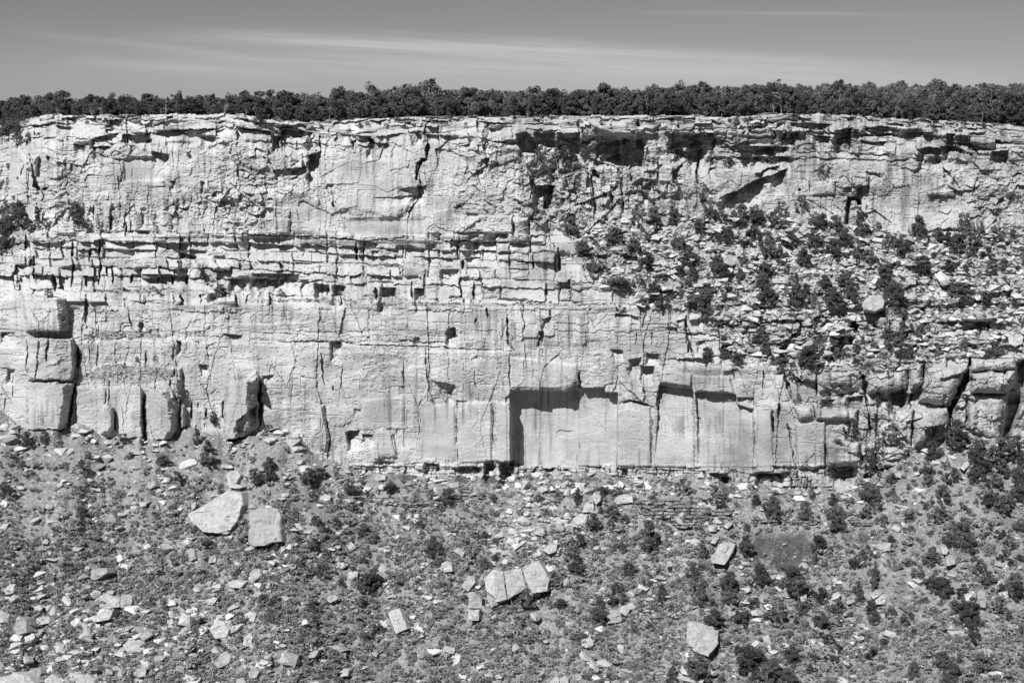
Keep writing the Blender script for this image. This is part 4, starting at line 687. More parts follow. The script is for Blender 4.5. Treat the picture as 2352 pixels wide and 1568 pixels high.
hero('I', [(1450, 1190), (1500, 1140), (1560, 1135), (1605, 1175), (1580, 1250), (1500, 1258)], 3, "rounded folded boulder on the lower left slope, above a grey one", 1.5); hero('I', [(1695, 1250), (1735, 1212), (1760, 1250), (1750, 1320), (1700, 1312)], 2.5, "egg shaped boulder right of the rounded folded one", 1.1)
hero('I', [(1490, 1430), (1530, 1370), (1575, 1342), (1622, 1375), (1600, 1430), (1520, 1465)], 3, "smooth grey boulder below the rounded folded one", 1.2); hero('I', [(1575, 120), (1610, 88), (1650, 85), (1675, 120), (1640, 180), (1590, 165)], 2.5, "pale round boulder above the big banded slab", 1.1)
hero('I', [(1585, 160), (1640, 180), (1700, 200), (1650, 215), (1600, 205)], 2, "flat dark rock between the round boulder and the banded slab", 1.2)
hero('I', [(25, 915), (60, 880), (105, 875), (95, 940), (40, 950)], 2.5, "square pale boulder at the left edge of the slope", 1.0); hero('I', [(1580, 875), (1620, 850), (1720, 860), (1680, 908), (1620, 905)], 2.5, "jagged flat boulder beside an upright round one", 1.0); hero('I', [(1732, 805), (1765, 775), (1815, 772), (1822, 820), (1755, 878)], 2.5, "upright round boulder beside a jagged flat one", 1.1)
hero('I', [(1025, 190), (1080, 155), (1088, 195), (1040, 220)], 2, "pale pointed rock high on the left slope", .9); hero('I', [(1315, 625), (1350, 640), (1362, 700), (1318, 720)], 2, "narrow upright rock below the banded slab", .9); hero('I', [(1460, 690), (1490, 670), (1505, 700), (1500, 730), (1455, 730)], 2, "small triangular rock below the banded slab", .9)
hero('I', [(310, 1540), (370, 1500), (430, 1550), (440, 1620), (310, 1620)], 3, "pale boulder at the bottom edge, right of the corner boulder", 1.1); hero('I', [(520, 1560), (580, 1505), (660, 1540), (650, 1640), (520, 1640)], 3, "white boulder cut by the bottom edge of the view", 1.1); hero('I', [(1730, 1490), (1770, 1460), (1805, 1490), (1790, 1530), (1740, 1530)], 2.5, "white rounded rock near the bottom edge", 1.0)
hero('J', [(530, 990), (560, 955), (605, 952), (622, 980), (560, 1010)], 2, "pale flat rock in the scrub left of centre", 1.0); hero('J', [(390, 1395), (440, 1340), (482, 1335), (450, 1390)], 2, "leaf shaped tilted rock in the lower scrub", 1.0); hero('J', [(540, 1310), (600, 1300), (670, 1340), (620, 1355)], 2, "low flat rock in the lower scrub", .9)
hero('J', [(1340, 1310), (1430, 1320), (1420, 1365), (1340, 1350)], 2, "flat pale block beside a small dark rock, low centre", 1.0); hero('J', [(1335, 735), (1370, 715), (1405, 735), (1412, 790), (1350, 797)], 2.5, "overhanging dark hollow rock left of the rockfall", 1.2); hero('J', [(1415, 645), (1450, 620), (1492, 660), (1480, 695)], 2, "tilted pale slab above the hollow rock", 1.0)
hero('J', [(860, 130), (900, 110), (945, 125), (945, 155), (880, 158)], 2, "flat topped rock below the cliff foot, centre left", .9); hero('J', [(0, 800), (40, 770), (75, 785), (60, 840), (5, 872)], 2.5, "large leaning rock below the upright squarish block", 1.1)
hero('J', [(620, 1490), (650, 1465), (685, 1480), (680, 1520), (630, 1525)], 2.5, "dark cracked boulder near the bottom, left of centre", 1.0); hero('J', [(0, 1470), (40, 1455), (65, 1490), (50, 1530), (5, 1540)], 2.5, "pale boulder close to the bottom edge, left third", 1.0)
hero('G', [(395, 1330), (410, 1280), (440, 1290), (480, 1345), (430, 1365)], 2, "sharp white shard leaning on the foot of the cliff", .9); hero('G', [(355, 1380), (400, 1325), (415, 1395), (380, 1420)], 2, "pointed white shard below the leaning one", 1.0)
hero('K', [(555, 190), (590, 188), (585, 230), (560, 240)], 1.5, "small grey upright rock by the cliff foot, right of centre", .8); hero('K', [(265, 215), (320, 192), (333, 225), (290, 245)], 2, "grey shadowed rock above the dark round bush", .9); hero('K', [(1555, 475), (1600, 440), (1618, 460), (1585, 495)], 2, "small oblong rock right of the thin bedded outcrop", .9)
hero('K', [(1465, 590), (1500, 545), (1530, 555), (1500, 600)], 2, "pale rock just above the diagonal box shaped boulder", .9); hero('K', [(435, 850), (470, 838), (480, 880), (440, 895)], 2, "small white rock right of the broken ledge cluster", .9); hero('K', [(1260, 1375), (1300, 1370), (1315, 1420), (1280, 1432)], 1.5, "white split rock below the large square boulder", .8)
hero('K', [(340, 1560), (380, 1520), (410, 1530), (400, 1620), (340, 1620)], 2.5, "left rock of a pile cut by the bottom edge", 1.0); hero('K', [(415, 1540), (450, 1512), (475, 1540), (470, 1610), (420, 1610)], 2.5, "right rock of a pile cut by the bottom edge", 1.0)

# medium boulders: individuals
rg = np.random.default_rng(77); lights = []
def rock_density(u, v):
    d = .22 + .75 * math.exp(-((u - 1225) / 75) ** 2 - ((v - 1195) / 85) ** 2) * 2.6 + .9 * math.exp(-((u - 150) / 190) ** 2 - ((v - 1500) / 110) ** 2) + .7 * math.exp(-((u - 480) / 130) ** 2 - ((v - 1470) / 90) ** 2) + .5 * math.exp(-((u - 560) / 60) ** 2 - ((v - 1310) / 70) ** 2) + .5 * math.exp(-((u - 760) / 90) ** 2 - ((v - 1090) / 20) ** 2)
    return d - .0001 * max(0, u - 1300)
def near_ref(u, v):
    if v < 900: return 'on the brushy bench between the cliff bands'
    if 1130 < u < 1320 and v < 1290: return 'in the pale rockfall below the square alcove'
    if u < 560 and v > 1350: return 'in the rock pile of the lower left slope'
    if v < 1160: return 'on the rubble at the foot of the cliff'
    return None
cnt = 0; tries = 0; MED = []; MO = []
while cnt < 225 and tries < 40000:
    tries += 1
    if rg.random() < .16: u = rg.uniform(1320, 2352); v = rg.uniform(520, 820); ok = benchtop[np.searchsorted(U, u)] + 15 < v < benchbot[np.searchsorted(U, u)] - 5; dens = .5
    else: u = rg.uniform(-30, 2380); v = rg.uniform(960, 1585); ok = v > VT[np.searchsorted(U, u)] + 6; dens = rock_density(u, v)
    if not ok or rg.random() > dens: continue
    if any(abs(u - h[0]) < 22 and abs(v - h[1]) < 20 for h in HERO) or any((u - a) ** 2 + (v - b_) ** 2 < 100 for a, b_ in MED): continue
    MED.append((u, v)); s3 = surf(u, v); sz = min(rg.lognormal(0.45, .38), 3.4) * (1.15 if v > 1400 else 1) * (.9 if v < 900 else 1)
    o = bpy.data.objects.new('boulder', ROCKS[int(rg.integers(12))]); COL.objects.link(o); o.location = (s3[0], s3[1] - sz * .12, s3[2] + sz * .18)
    o.scale = (sz * rg.uniform(.9, 1.5), sz * rg.uniform(.7, 1.1), sz * rg.uniform(.7, 1.1)); o.rotation_euler = (rg.uniform(-.5, .5), rg.uniform(-.5, .5), rg.uniform(0, 6.28))
    MO.append((o, u, v)); cnt += 1
# rubble: uncountable stones
items = []; n = 0
while n < 30000:
    if rg.random() < .22: u = rg.uniform(1290, 2400); v = rg.uniform(500, 850); j = np.searchsorted(U, u); ok = benchtop[j] < v < benchbot[j] + 5; dens = .7
    else: u = rg.uniform(-60, 2420); v = rg.uniform(940, 1600); j = np.searchsorted(U, u); ok = v > VT[j] - 2; dens = rock_density(u, v) + (.5 if v < VT[j] + 40 else 0) + .7 * max(0, float(fbm(np.array([u / 50]), np.array([v / 35]), 2, 40)[0])) - .12
    if v > 940: dens *= .35 + 2.6 * max(0, float(fbm(np.array([(u + .15 * v) / 24]), np.array([v / 110]), 3, 43)[0]))
    if not ok or rg.random() > dens: continue
    s3 = surf(u, v); sz = min(.17 * math.exp(rg.exponential(.68)), 2.0); items.append((int(rg.integers(12)), (s3[0], s3[1] - .05, s3[2] + sz * .12), sz * rg.uniform(.8, 1.5), sz * rg.uniform(.6, 1.0), rg.uniform(0, 6.28))); n += 1
# a few on the rock ledges of the left wall
for _ in range(1200):
    u = rg.uniform(0, 1500); v = rg.choice([545, 668, 690, 698, 770, 860]) + rg.uniform(-8, 10)
    i = np.searchsorted(R, v); j = np.searchsorted(U, u)
    if soilL[i, j] > 0: s3 = surf(u, v); sz = rg.uniform(.2, .7); items.append((int(rg.integers(12)), tuple(s3), sz, sz * .7, rg.uniform(0, 6.28)))
merged('rubble', items, RPROTO, M_RUB, 'loose pale stones and gravel scattered over the slopes', 'rubble')

# ---------------------------------------------------------------- junipers on the slopes
TREES = []
def tl(t, lst):
    for a in lst:
        (u, v), = Z(t, [(a[0], a[1])]); TREES.append([u, v, a[2] * ZK, a[3] * ZK, a[4] if len(a) > 4 else None])
tl('E', [(190, 1145, 110, 110), (310, 1120, 70, 70), (410, 1195, 60, 50), (565, 1320, 60, 80), (855, 1145, 90, 80), (1130, 1275, 100, 90), (1375, 1110, 70, 130, 'cone'), (1445, 1190, 70, 90), (1430, 1275, 110, 90), (1495, 990, 60, 90), (615, 1245, 50, 50), (1245, 775, 40, 90), (45, 1490, 100, 110), (1240, 1410, 70, 80), (1870, 1310, 90, 80), (1800, 1410, 90, 90), (70, 1250, 70, 60), (160, 1320, 60, 60), (1850, 1060, 90, 50, 'low'), (345, 125, 60, 60), (625, 430, 50, 50, 'low'), (1080, 105, 80, 60, 'low'), (865, 635, 25, 50), (955, 590, 40, 50), (1085, 585, 40, 50), (210, 1385, 80, 60), (900, 1250, 70, 40, 'low'), (100, 1110, 40, 40)])
tl('A', [(30, 910, 60, 60), (100, 950, 130, 110), (30, 1050, 120, 130), (30, 1150, 90, 120), (170, 1010, 110, 110), (260, 960, 60, 120, 'cone'), (320, 1035, 110, 80), (525, 950, 85, 120), (560, 1020, 110, 60), (200, 440, 70, 70), (110, 430, 70, 60), (140, 335, 60, 60), (95, 1155, 50, 60), (1425, 1395, 100, 90, 'open'), (1545, 1490, 90, 70), (1475, 1545, 90, 50, 'low'), (1830, 300, 130, 120, 'open'), (1100, 1075, 30, 50), (1310, 555, 40, 20, 'low'), (790, 285, 60, 30, 'low'), (15, 320, 90, 90), (60, 290, 90, 80), (120, 300, 80, 70), (20, 400, 70, 70), (90, 250, 90, 70), (170, 260, 80, 60), (20, 980, 110, 110), (90, 1040, 100, 100), (150, 930, 90, 100), (20, 1210, 60, 90), (215, 1050, 70, 80), (150, 450, 60, 60)])
tl('B', [(215, 1520, 50, 70), (70, 1110, 30, 30, 'low')])
tl('C', [(430, 550, 190, 130, 'open'), (260, 570, 100, 110, 'open'), (480, 1060, 100, 130), (960, 970, 80, 140, 'open'), (1060, 980, 90, 110), (1220, 980, 120, 90), (780, 1110, 130, 90), (1015, 1115, 50, 50), (570, 1205, 110, 80), (920, 1190, 110, 100), (1230, 1160, 90, 110), (1010, 1290, 110, 110), (650, 1330, 100, 90), (830, 1420, 180, 90), (720, 1340, 80, 70), (1390, 1040, 90, 70), (1455, 950, 80, 110), (1530, 960, 100, 110), (1690, 960, 110, 110), (1620, 1000, 70, 100), (1800, 980, 100, 100), (1580, 1120, 110, 110), (1760, 1090, 90, 90), (1490, 1130, 80, 90), (1700, 1160, 100, 70), (1860, 1180, 120, 140), (1320, 1270, 130, 130), (1270, 1340, 90, 80), (1500, 1330, 110, 130), (1700, 1290, 70, 90), (1850, 1360, 90, 110), (1120, 1400, 60, 60), (1080, 1480, 100, 90), (960, 1440, 80, 90), (1410, 860, 110, 80, 'open'), (1430, 790, 60, 50, 'open'), (735, 730, 60, 50), (840, 750, 50, 60), (1235, 760, 50, 50), (955, 800, 30, 40), (1580, 590, 80, 40, 'low'), (1690, 600, 60, 35, 'low'), (1660, 1390, 70, 80), (1430, 1500, 120, 90), (1560, 1380, 90, 80), (1330, 1380, 80, 80), (1000, 1000, 50, 50), (640, 1160, 60, 40, 'low'), (750, 1200, 90, 50, 'low'), (1640, 320, 50, 90), (1750, 390, 50, 60)])
tl('D', [(30, 970, 110, 130), (150, 1010, 120, 120), (215, 930, 80, 80, 'open'), (355, 910, 80, 120, 'open'), (450, 1010, 90, 110), (510, 1020, 70, 100), (600, 1040, 110, 110), (760, 990, 60, 120), (790, 1080, 110, 90), (880, 1060, 70, 70), (660, 1130, 110, 120), (1160, 1060, 110, 150), (1040, 1180, 130, 130), (960, 1180, 80, 110), (1200, 1110, 80, 90), (1480, 1060, 110, 160), (1500, 1190, 180, 160), (1440, 1150, 90, 90), (1590, 1080, 60, 120, 'open'), (1700, 1090, 60, 80), (1830, 1110, 60, 80), (1740, 1130, 60, 60), (1310, 1110, 80, 90), (1380, 1140, 90, 90), (130, 1220, 130, 160), (290, 1150, 110, 110), (60, 1120, 60, 80), (440, 1150, 120, 120), (560, 1200, 100, 110), (370, 1270, 100, 120), (740, 1230, 70, 150), (850, 1280, 80, 80), (940, 1340, 110, 110), (1180, 1320, 130, 110), (1370, 1330, 100, 80), (1500, 1350, 60, 60), (1670, 1340, 90, 90), (1760, 1320, 70, 80), (90, 1370, 100, 100), (250, 1350, 60, 60), (510, 1430, 90, 80), (640, 1430, 90, 80), (930, 1440, 110, 100), (1000, 1510, 130, 120), (130, 1530, 120, 80), (580, 1530, 130, 100), (1480, 1510, 160, 110), (700, 1500, 100, 110), (515, 665, 75, 90, 'open'), (530, 560, 60, 60), (110, 590, 60, 50), (160, 575, 60, 70), (1640, 1240, 80, 90), (1890, 1240, 60, 70), (300, 225, 55, 75), (1360, 1450, 90, 60)])
tl('G', [(850, 240, 90, 90, 'open'), (990, 200, 70, 90), (1110, 190, 80, 90), (1060, 110, 90, 90), (820, 30, 150, 80), (1400, 170, 180, 130), (1310, 200, 70, 90), (1170, 130, 70, 70), (1570, 110, 80, 110), (1640, 160, 60, 90), (1850, 140, 110, 120), (1560, 320, 70, 90, 'open'), (1450, 240, 60, 90), (1750, 340, 50, 60), (1450, 555, 90, 100), (1570, 545, 90, 80), (1650, 575, 110, 70), (1820, 410, 70, 90), (1840, 500, 80, 90), (1890, 590, 60, 70), (1510, 240, 50, 60), (1810, 50, 80, 90), (1620, 680, 20, 60), (1290, 60, 80, 70), (1330, 40, 60, 60), (1740, 470, 50, 60)])
tl('H', [(150, 160, 90, 110), (310, 140, 120, 150), (420, 180, 100, 70), (590, 170, 140, 110), (720, 170, 100, 110), (390, 100, 70, 80), (520, 50, 80, 80), (660, 30, 100, 90), (300, 30, 80, 90), (100, 40, 90, 90), (1010, 130, 150, 130), (920, 50, 80, 110), (1070, 200, 90, 60), (1480, 150, 170, 120), (1400, 110, 70, 80), (1620, 160, 90, 60), (1370, 50, 80, 50), (60, 410, 80, 90), (100, 510, 60, 90), (180, 580, 110, 60), (230, 580, 70, 70), (400, 560, 180, 120), (570, 510, 100, 160), (480, 480, 60, 60), (640, 540, 60, 60), (740, 500, 60, 90), (940, 350, 30, 200, 'open'), (950, 410, 90, 60), (1050, 360, 80, 80), (1180, 400, 80, 110), (1060, 530, 120, 110), (1120, 480, 70, 60), (860, 490, 60, 60), (760, 590, 60, 50), (820, 640, 70, 70), (1480, 490, 60, 90), (1700, 510, 110, 100), (1720, 410, 60, 50), (1640, 560, 40, 60), (1290, 560, 60, 50), (1360, 480, 50, 50), (290, 680, 60, 120, 'open'), (330, 740, 60, 60), (320, 850, 60, 80), (520, 810, 70, 70, 'open'), (885, 860, 40, 110), (960, 900, 50, 50), (955, 690, 25, 50), (1360, 880, 60, 60), (1240, 900, 50, 30, 'low'), (1070, 270, 50, 70), (20, 340, 40, 60), (730, 600, 50, 50),
         (700, 1090, 90, 140, 'open'), (970, 1110, 170, 150, 'open'), (920, 1170, 50, 200, 'cone'), (830, 1290, 110, 160, 'open'), (1250, 1220, 100, 130), (1320, 1240, 60, 70), (1440, 1120, 160, 200), (1500, 1130, 90, 90), (1590, 1190, 110, 100), (1700, 1230, 200, 200), (1800, 1150, 90, 110), (1850, 1200, 120, 160), (1600, 1310, 160, 150), (1560, 1240, 90, 120), (610, 1150, 70, 30, 'low'), (570, 1380, 60, 50, 'low')])
tl('J', [(690, 200, 70, 90), (980, 195, 90, 90), (1255, 245, 60, 60), (1370, 260, 100, 110), (1320, 340, 60, 60), (400, 120, 110, 110), (490, 100, 90, 70), (460, 430, 80, 70), (600, 440, 70, 60), (800, 485, 90, 80), (855, 550, 80, 60), (1180, 455, 60, 60), (1285, 610, 110, 140), (530, 660, 60, 70), (800, 860, 110, 130), (870, 830, 120, 130), (885, 1165, 90, 90), (640, 860, 50, 60), (1015, 712, 40, 30), (440, 590, 80, 80), (1555, 390, 40, 50), (800, 240, 40, 50), (775, 285, 50, 40), (790, 700, 60, 50), (820, 660, 50, 40), (1630, 540, 60, 60), (1700, 685, 50, 40), (1630, 740, 100, 90), (1700, 580, 50, 50), (140, 110, 90, 90), (130, 30, 80, 90), (30, 130, 100, 110), (440, 250, 60, 50), (175, 595, 70, 80), (100, 620, 60, 60), (90, 970, 70, 50), (500, 770, 110, 90), (760, 985, 80, 60), (430, 1030, 70, 60), (1700, 270, 70, 50), (1350, 655, 30, 30), (1310, 720, 70, 70), (130, 1105, 60, 50), (1470, 1210, 60, 40), (1490, 970, 50, 50), (320, 560, 50, 50), (710, 780, 60, 60), (300, 370, 60, 60)])
tl('K', [(270, 280, 70, 70), (490, 180, 40, 80), (530, 260, 80, 110, 'cone'), (640, 435, 110, 90), (530, 545, 80, 120), (500, 690, 110, 110), (520, 750, 110, 80), (780, 370, 100, 80), (870, 420, 70, 70), (1025, 540, 150, 210), (845, 600, 60, 110, 'cone'), (895, 770, 110, 90), (1120, 940, 80, 130), (1270, 200, 90, 130, 'open'), (1060, 290, 80, 60, 'open'), (1500, 290, 120, 90, 'open'), (1570, 265, 70, 60), (1700, 600, 110, 120), (1410, 630, 90, 130, 'cone'), (1335, 790, 110, 130), (1380, 880, 100, 130), (1400, 960, 100, 110), (1610, 870, 130, 150), (1590, 960, 120, 80), (1800, 820, 140, 140), (1690, 1090, 130, 120), (1480, 1110, 150, 120), (680, 1060, 130, 160), (810, 890, 90, 70), (165, 980, 150, 150), (430, 1000, 90, 60), (1780, 280, 50, 70), (1875, 360, 100, 130, 'open'), (1385, 1440, 180, 190), (1750, 1400, 200, 180), (1190, 1510, 90, 120), (1860, 1500, 150, 130), (1195, 515, 35, 35), (1715, 480, 50, 50), (850, 970, 60, 90), (1055, 870, 50, 50), (1180, 768, 45, 35), (720, 230, 80, 60), (815, 230, 60, 50), (985, 190, 40, 50), (1495, 210, 40, 50), (770, 450, 50, 60), (700, 360, 40, 60), (785, 615, 40, 35), (320, 390, 80, 60), (790, 980, 90, 70), (1195, 1050, 60, 60), (1110, 1000, 60, 60), (380, 820, 50, 70), (930, 1190, 45, 45), (1030, 1150, 60, 50), (650, 590, 60, 70, 'open'), (1750, 1000, 90, 50), (1890, 1090, 60, 90), (1650, 1330, 60, 80), (440, 590, 50, 60), (250, 1400, 50, 50), (1480, 1000, 60, 60)])
tl('L', [(35, 285, 60, 70), (160, 350, 130, 140, 'open'), (370, 360, 90, 120), (430, 240, 60, 80), (590, 380, 120, 110), (600, 450, 130, 110), (570, 280, 80, 80), (680, 295, 80, 60), (820, 230, 130, 130), (880, 320, 90, 90), (790, 380, 100, 80), (920, 430, 60, 80), (970, 250, 80, 60), (980, 130, 90, 60), (1230, 80, 100, 110), (1230, 150, 90, 80), (1330, 240, 110, 120), (1390, 120, 120, 130), (1290, 400, 110, 110), (1340, 370, 90, 100), (1480, 480, 130, 140), (1530, 590, 130, 130), (1390, 550, 110, 110), (480, 590, 120, 110), (300, 820, 170, 150), (310, 900, 200, 130), (60, 810, 130, 150), (800, 680, 110, 110), (720, 720, 70, 90), (860, 820, 90, 190, 'cone'), (740, 900, 70, 110), (750, 970, 80, 80), (990, 560, 80, 50), (1105, 570, 60, 60), (1185, 800, 50, 70), (1270, 680, 120, 130), (1280, 850, 130, 120), (1340, 900, 130, 120), (1480, 920, 90, 100), (1460, 1020, 130, 120), (1550, 1030, 120, 130), (1520, 1110, 170, 110), (1540, 1220, 120, 140), (1640, 830, 120, 100), (1590, 750, 100, 90), (1720, 1020, 100, 130), (1800, 1090, 60, 70), (1840, 850, 110, 120), (1860, 920, 110, 110), (1770, 690, 110, 90), (1660, 270, 120, 120), (1740, 310, 120, 120), (1800, 300, 90, 90), (1570, 110, 110, 110), (1680, 150, 120, 110), (1740, 60, 110, 110), (1860, 90, 110, 140), (1870, 220, 90, 150), (600, 1030, 110, 110), (500, 950, 110, 100), (500, 1110, 120, 110), (850, 1030, 90, 90), (870, 1100, 90, 90), (190, 1070, 140, 130, 'open'), (440, 700, 60, 110, 'open'), (290, 1350, 120, 120), (430, 1370, 80, 70), (560, 1390, 90, 70), (820, 1350, 120, 80), (60, 1390, 130, 130), (150, 1440, 130, 120), (1130, 1460, 80, 110), (1250, 1370, 60, 50), (1600, 1430, 150, 150), (1330, 1400, 120, 120), (1410, 1470, 120, 120), (250, 1520, 140, 110), (600, 1310, 90, 60), (385, 1170, 70, 60), (785, 1240, 90, 60), (1870, 460, 90, 90), (1670, 470, 50, 60), (1610, 530, 60, 60), (1150, 180, 30, 25), (1220, 330, 50, 50), (1105, 420, 60, 70), (1110, 490, 70, 50), (580, 700, 60, 60), (20, 1010, 70, 60), (980, 1060, 80, 60), (1075, 1130, 80, 60), (930, 1280, 80, 60), (350, 1040, 110, 80), (1690, 1390, 60, 60), (1880, 1180, 60, 70), (1350, 1560, 110, 80), (40, 1520, 110, 90), (1740, 520, 80, 70), (1800, 580, 80, 80), (1750, 900, 60, 60)])
rg = np.random.default_rng(5)
LM = [(100, 990, 'the left buttress foot'), (300, 1000, 'the split pillars at lower left'), (570, 960, 'the shadowed corner pillar'), (500, 1185, 'the banded slab'), (608, 1210, 'the upright squarish block'), (1190, 1330, 'the broken ledge cluster'), (915, 1425, 'the lone oblong slab'), (1240, 1180, 'the pale rockfall'),
      (1660, 1270, 'the box shaped boulder'), (1612, 1460, 'the large square boulder'), (1560, 1180, 'the thin bedded outcrop'), (1250, 980, 'the square alcove'), (1800, 1255, 'the dark shale patch'), (2160, 900, 'the great dark cleft'), (2010, 695, 'the perched bench boulder'), (1690, 595, 'the twin bench boulders'), (1960, 500, 'the arch shaped hollow'), (1245, 440, 'the dark recess in the upper wall'), (1720, 420, 'the long slanting overhang'), (2190, 1270, 'the pitted boulder'), (2260, 1385, 'the tall pitted boulder'), (2000, 1400, 'the wedge and triangle rocks'), (470, 640, 'the stepped block ledges'), (40, 480, 'the left headland'), (1920, 820, 'the round blocks of the right wall'), (2300, 1540, 'the lower right corner'), (1880, 1540, 'the bottom edge right of centre'), (700, 1040, 'the low left end of the big wall'), (320, 1300, 'the layered roundish boulder'), (860, 1200, 'the bare gravel patch'), (250, 1150, 'the gravelly left slope'), (2150, 620, 'the right end of the bench'), (1450, 560, 'the left end of the bench'), (2200, 1100, 'the juniper thicket at right')]
TREES.sort(key=lambda a: -a[2] * a[3]); TREES = TREES[:300] + [a for a in TREES[300:]]
ind, rest = TREES[:300], TREES[300:]
ORD = ['nearest', 'second', 'third', 'fourth', 'fifth', 'sixth', 'seventh', 'eighth', 'ninth', 'tenth', 'eleventh', 'twelfth', 'thirteenth', 'fourteenth', 'fifteenth', 'sixteenth']
info = {}
for i, a in enumerate(ind):
    l = min(LM, key=lambda q: (q[0] - a[0]) ** 2 + (q[1] - a[1]) ** 2); dx, dy = a[0] - l[0], a[1] - l[1]
    side = ('right of' if dx > 0 else 'left of') if abs(dx) > abs(dy) else ('below' if dy > 0 else 'above'); info.setdefault((l[2], side), []).append((dx * dx + dy * dy, i))
LAB = {}
for (l, side), lst in info.items():
    for k_, (_, i) in enumerate(sorted(lst)): LAB[i] = "%s dark juniper %s %s" % (ORD[min(k_, 15)], side, l)
inf2 = {}
for o, u, v in MO:
    l = min(LM, key=lambda q: (q[0] - u) ** 2 + (q[1] - v) ** 2); dx, dy = u - l[0], v - l[1]
    side = ('right of' if dx > 0 else 'left of') if abs(dx) > abs(dy) else ('below' if dy > 0 else 'above'); inf2.setdefault((l[2], side), []).append((dx * dx + dy * dy, o.name, o))
for (l, side), lst in inf2.items():
    for k_, (_, _n, o) in enumerate(sorted(lst, key=lambda q: q[:2])): tag(o, "angular pale rock, %s loose one %s %s" % (ORD[min(k_, 15)], side, l), 'rock', 'angular rocks strewn over the slopes')
pm_ = {'round': (0, 1, 2, 3), 'open': (4, 5), 'cone': (6, 7), 'low': (8, 9)}
def tree_geom(a):
    u, v, w, h, kd = a; vb = v + h * .5; s3 = surf(u, vb); k_ = s3[1] / F
    if kd is None: kd = 'round' if rg.random() < .75 else 'open'
    if h < w * .62 and kd == 'round': kd = 'low'
    return s3, w * k_ * 1.13, h * k_ * 1.15, kd
for i, a in enumerate(ind):
    s3, w, h, kd = tree_geom(a); sz = 'large ' if w > 4 else ('small ' if w < 2.2 else '')
    shape = {'round': 'bushy', 'open': 'sparse', 'cone': 'pointed', 'low': 'low spreading'}[kd]
    place_tree('juniper_tree', sz + shape + ' juniper, ' + LAB[i].replace(' dark juniper', ' one'), 'tree', 'junipers and pinyons growing on the rocky slopes', (s3[0], s3[1] - .3, s3[2] - .15), w, h, pm_[kd][int(rg.integers(len(pm_[kd])))], rg.uniform(0, 6.28))
# bare dead wood
for (t_, x, y, hh) in [('L', 560, 830, 110), ('L', 470, 740, 110), ('C', 1820, 930, 90), ('D', 100, 930, 110), ('D', 195, 880, 90), ('H', 240, 400, 60), ('C', 1400, 960, 110), ('L', 1510, 175, 60)]:
    (u, v), = Z(t_, [(x, y)]); s3 = surf(u, v + hh * ZK / 2); h = hh * ZK * s3[1] / F * 1.2
    e = bpy.data.objects.new('dead_tree', DEADW[int(rg.integers(3))]); COL.objects.link(e); e.location = (s3[0], s3[1] - .3, s3[2]); e.scale = (h * .6, h * .6, h); e.rotation_euler = (0, 0, rg.uniform(0, 6))
    l = min(LM, key=lambda q: (q[0] - u) ** 2 + (q[1] - v) ** 2); tag(e, 'bare pale dead snag standing near ' + l[2], 'dead tree', 'bare dead snags on the slopes')
# leftover small bushes and scrub: ground cover
LP = []
for i in range(10):
    r2 = np.random.default_rng(900 + i); C_ = [(r2.uniform(-.3, .3), r2.uniform(-.3, .3), r2.uniform(.15, .55)) for _ in range(6)]
    v, t_ = leaf_cloud(np.array(C_), [r2.uniform(.14, .26) for _ in C_], [17] * 6, .115, r2); LP.append((v, np.arange(len(v)).reshape(-1, 3), t_ * .9))
RP = []
for i in range(4):
    v, f, t_, _c = crown('round' if i < 3 else 'open', 950 + i, .6, .042); RP.append((v, f, t_))
items = []
for a in rest:
    s3, w, h, kd = tree_geom(a); items.append((int(rg.integers(4)), (s3[0], s3[1] - .2, s3[2] - .1), w, h, rg.uniform(0, 6.28)))
nb = 0
while nb < 640:
    r_ = rg.random()
    if r_ < .50: u = rg.uniform(1300, 2380); v = rg.uniform(500, 845); j = np.searchsorted(U, u); ok = benchtop[j] + 5 < v < benchbot[j] + 8
    elif r_ < .74: u = rg.uniform(1650, 2400); v = rg.uniform(1030, 1590); ok = v > VT[np.searchsorted(U, u)] + 10 and gz1(u, v) if False else v > VT[np.searchsorted(U, u)] + 10
    else: u = rg.uniform(-40, 2400); v = rg.uniform(990, 1590); ok = v > VT[np.searchsorted(U, u)] + 12 and rg.random() < .35 + (v - 1000) / 900
    if not ok or any(abs(u - q_[0]) < 26 and abs(v - q_[1]) < 22 for q_ in HERO if v > 900): continue
    if (1700 < u < 1880 and 1205 < v < 1310): continue
    s3 = surf(u, v); w = (rg.uniform(.6, 1.2) + rg.exponential(.3)) * (1.1 if u > 1700 else 1); items.append((int(rg.integers(4)), (s3[0], s3[1], s3[2] - .05), w, w * rg.uniform(.7, 1.1), rg.uniform(0, 6.28))); nb += 1
for (x0, x1, y0, y1, n_) in [(60, 1400, 262, 282, 26), (1600, 2352, 262, 300, 50), (0, 90, 300, 540, 12)]:
    for _ in range(n_):
        s3 = surf(rg.uniform(x0, x1), rg.uniform(y0, y1)); w = rg.uniform(.7, 1.7); items.append((int(rg.integers(4)), tuple(s3), w, w * .8, rg.uniform(0, 6.28)))
merged('bushes', items, RP, M_LEAF, 'small dark bushes dotted over bench and slopes', 'bushes')
items = []; n = 0; NB = 17000
uu = rg.uniform(-60, 2420, 90000); vv = rg.uniform(950, 1600, 90000); jj = np.searchsorted(U, uu); sc_n = fbm(uu / 45, vv / 30, 3, 47); sh_ = shale[np.clip(np.searchsorted(R, vv), 0, nv - 1), jj]
dens = np.clip((vv - 1010) / 260, 0.10, 1) * np.clip(.62 + .75 * sc_n, .08, 1) * (1 - sh_) * (1 - .45 * sst(uu, 1500, 1900) * (1 - sst(vv, 1380, 1520))) * (1 - .65 * np.exp(-((uu - 1230) / 80) ** 2 - ((vv - 1190) / 90) ** 2))
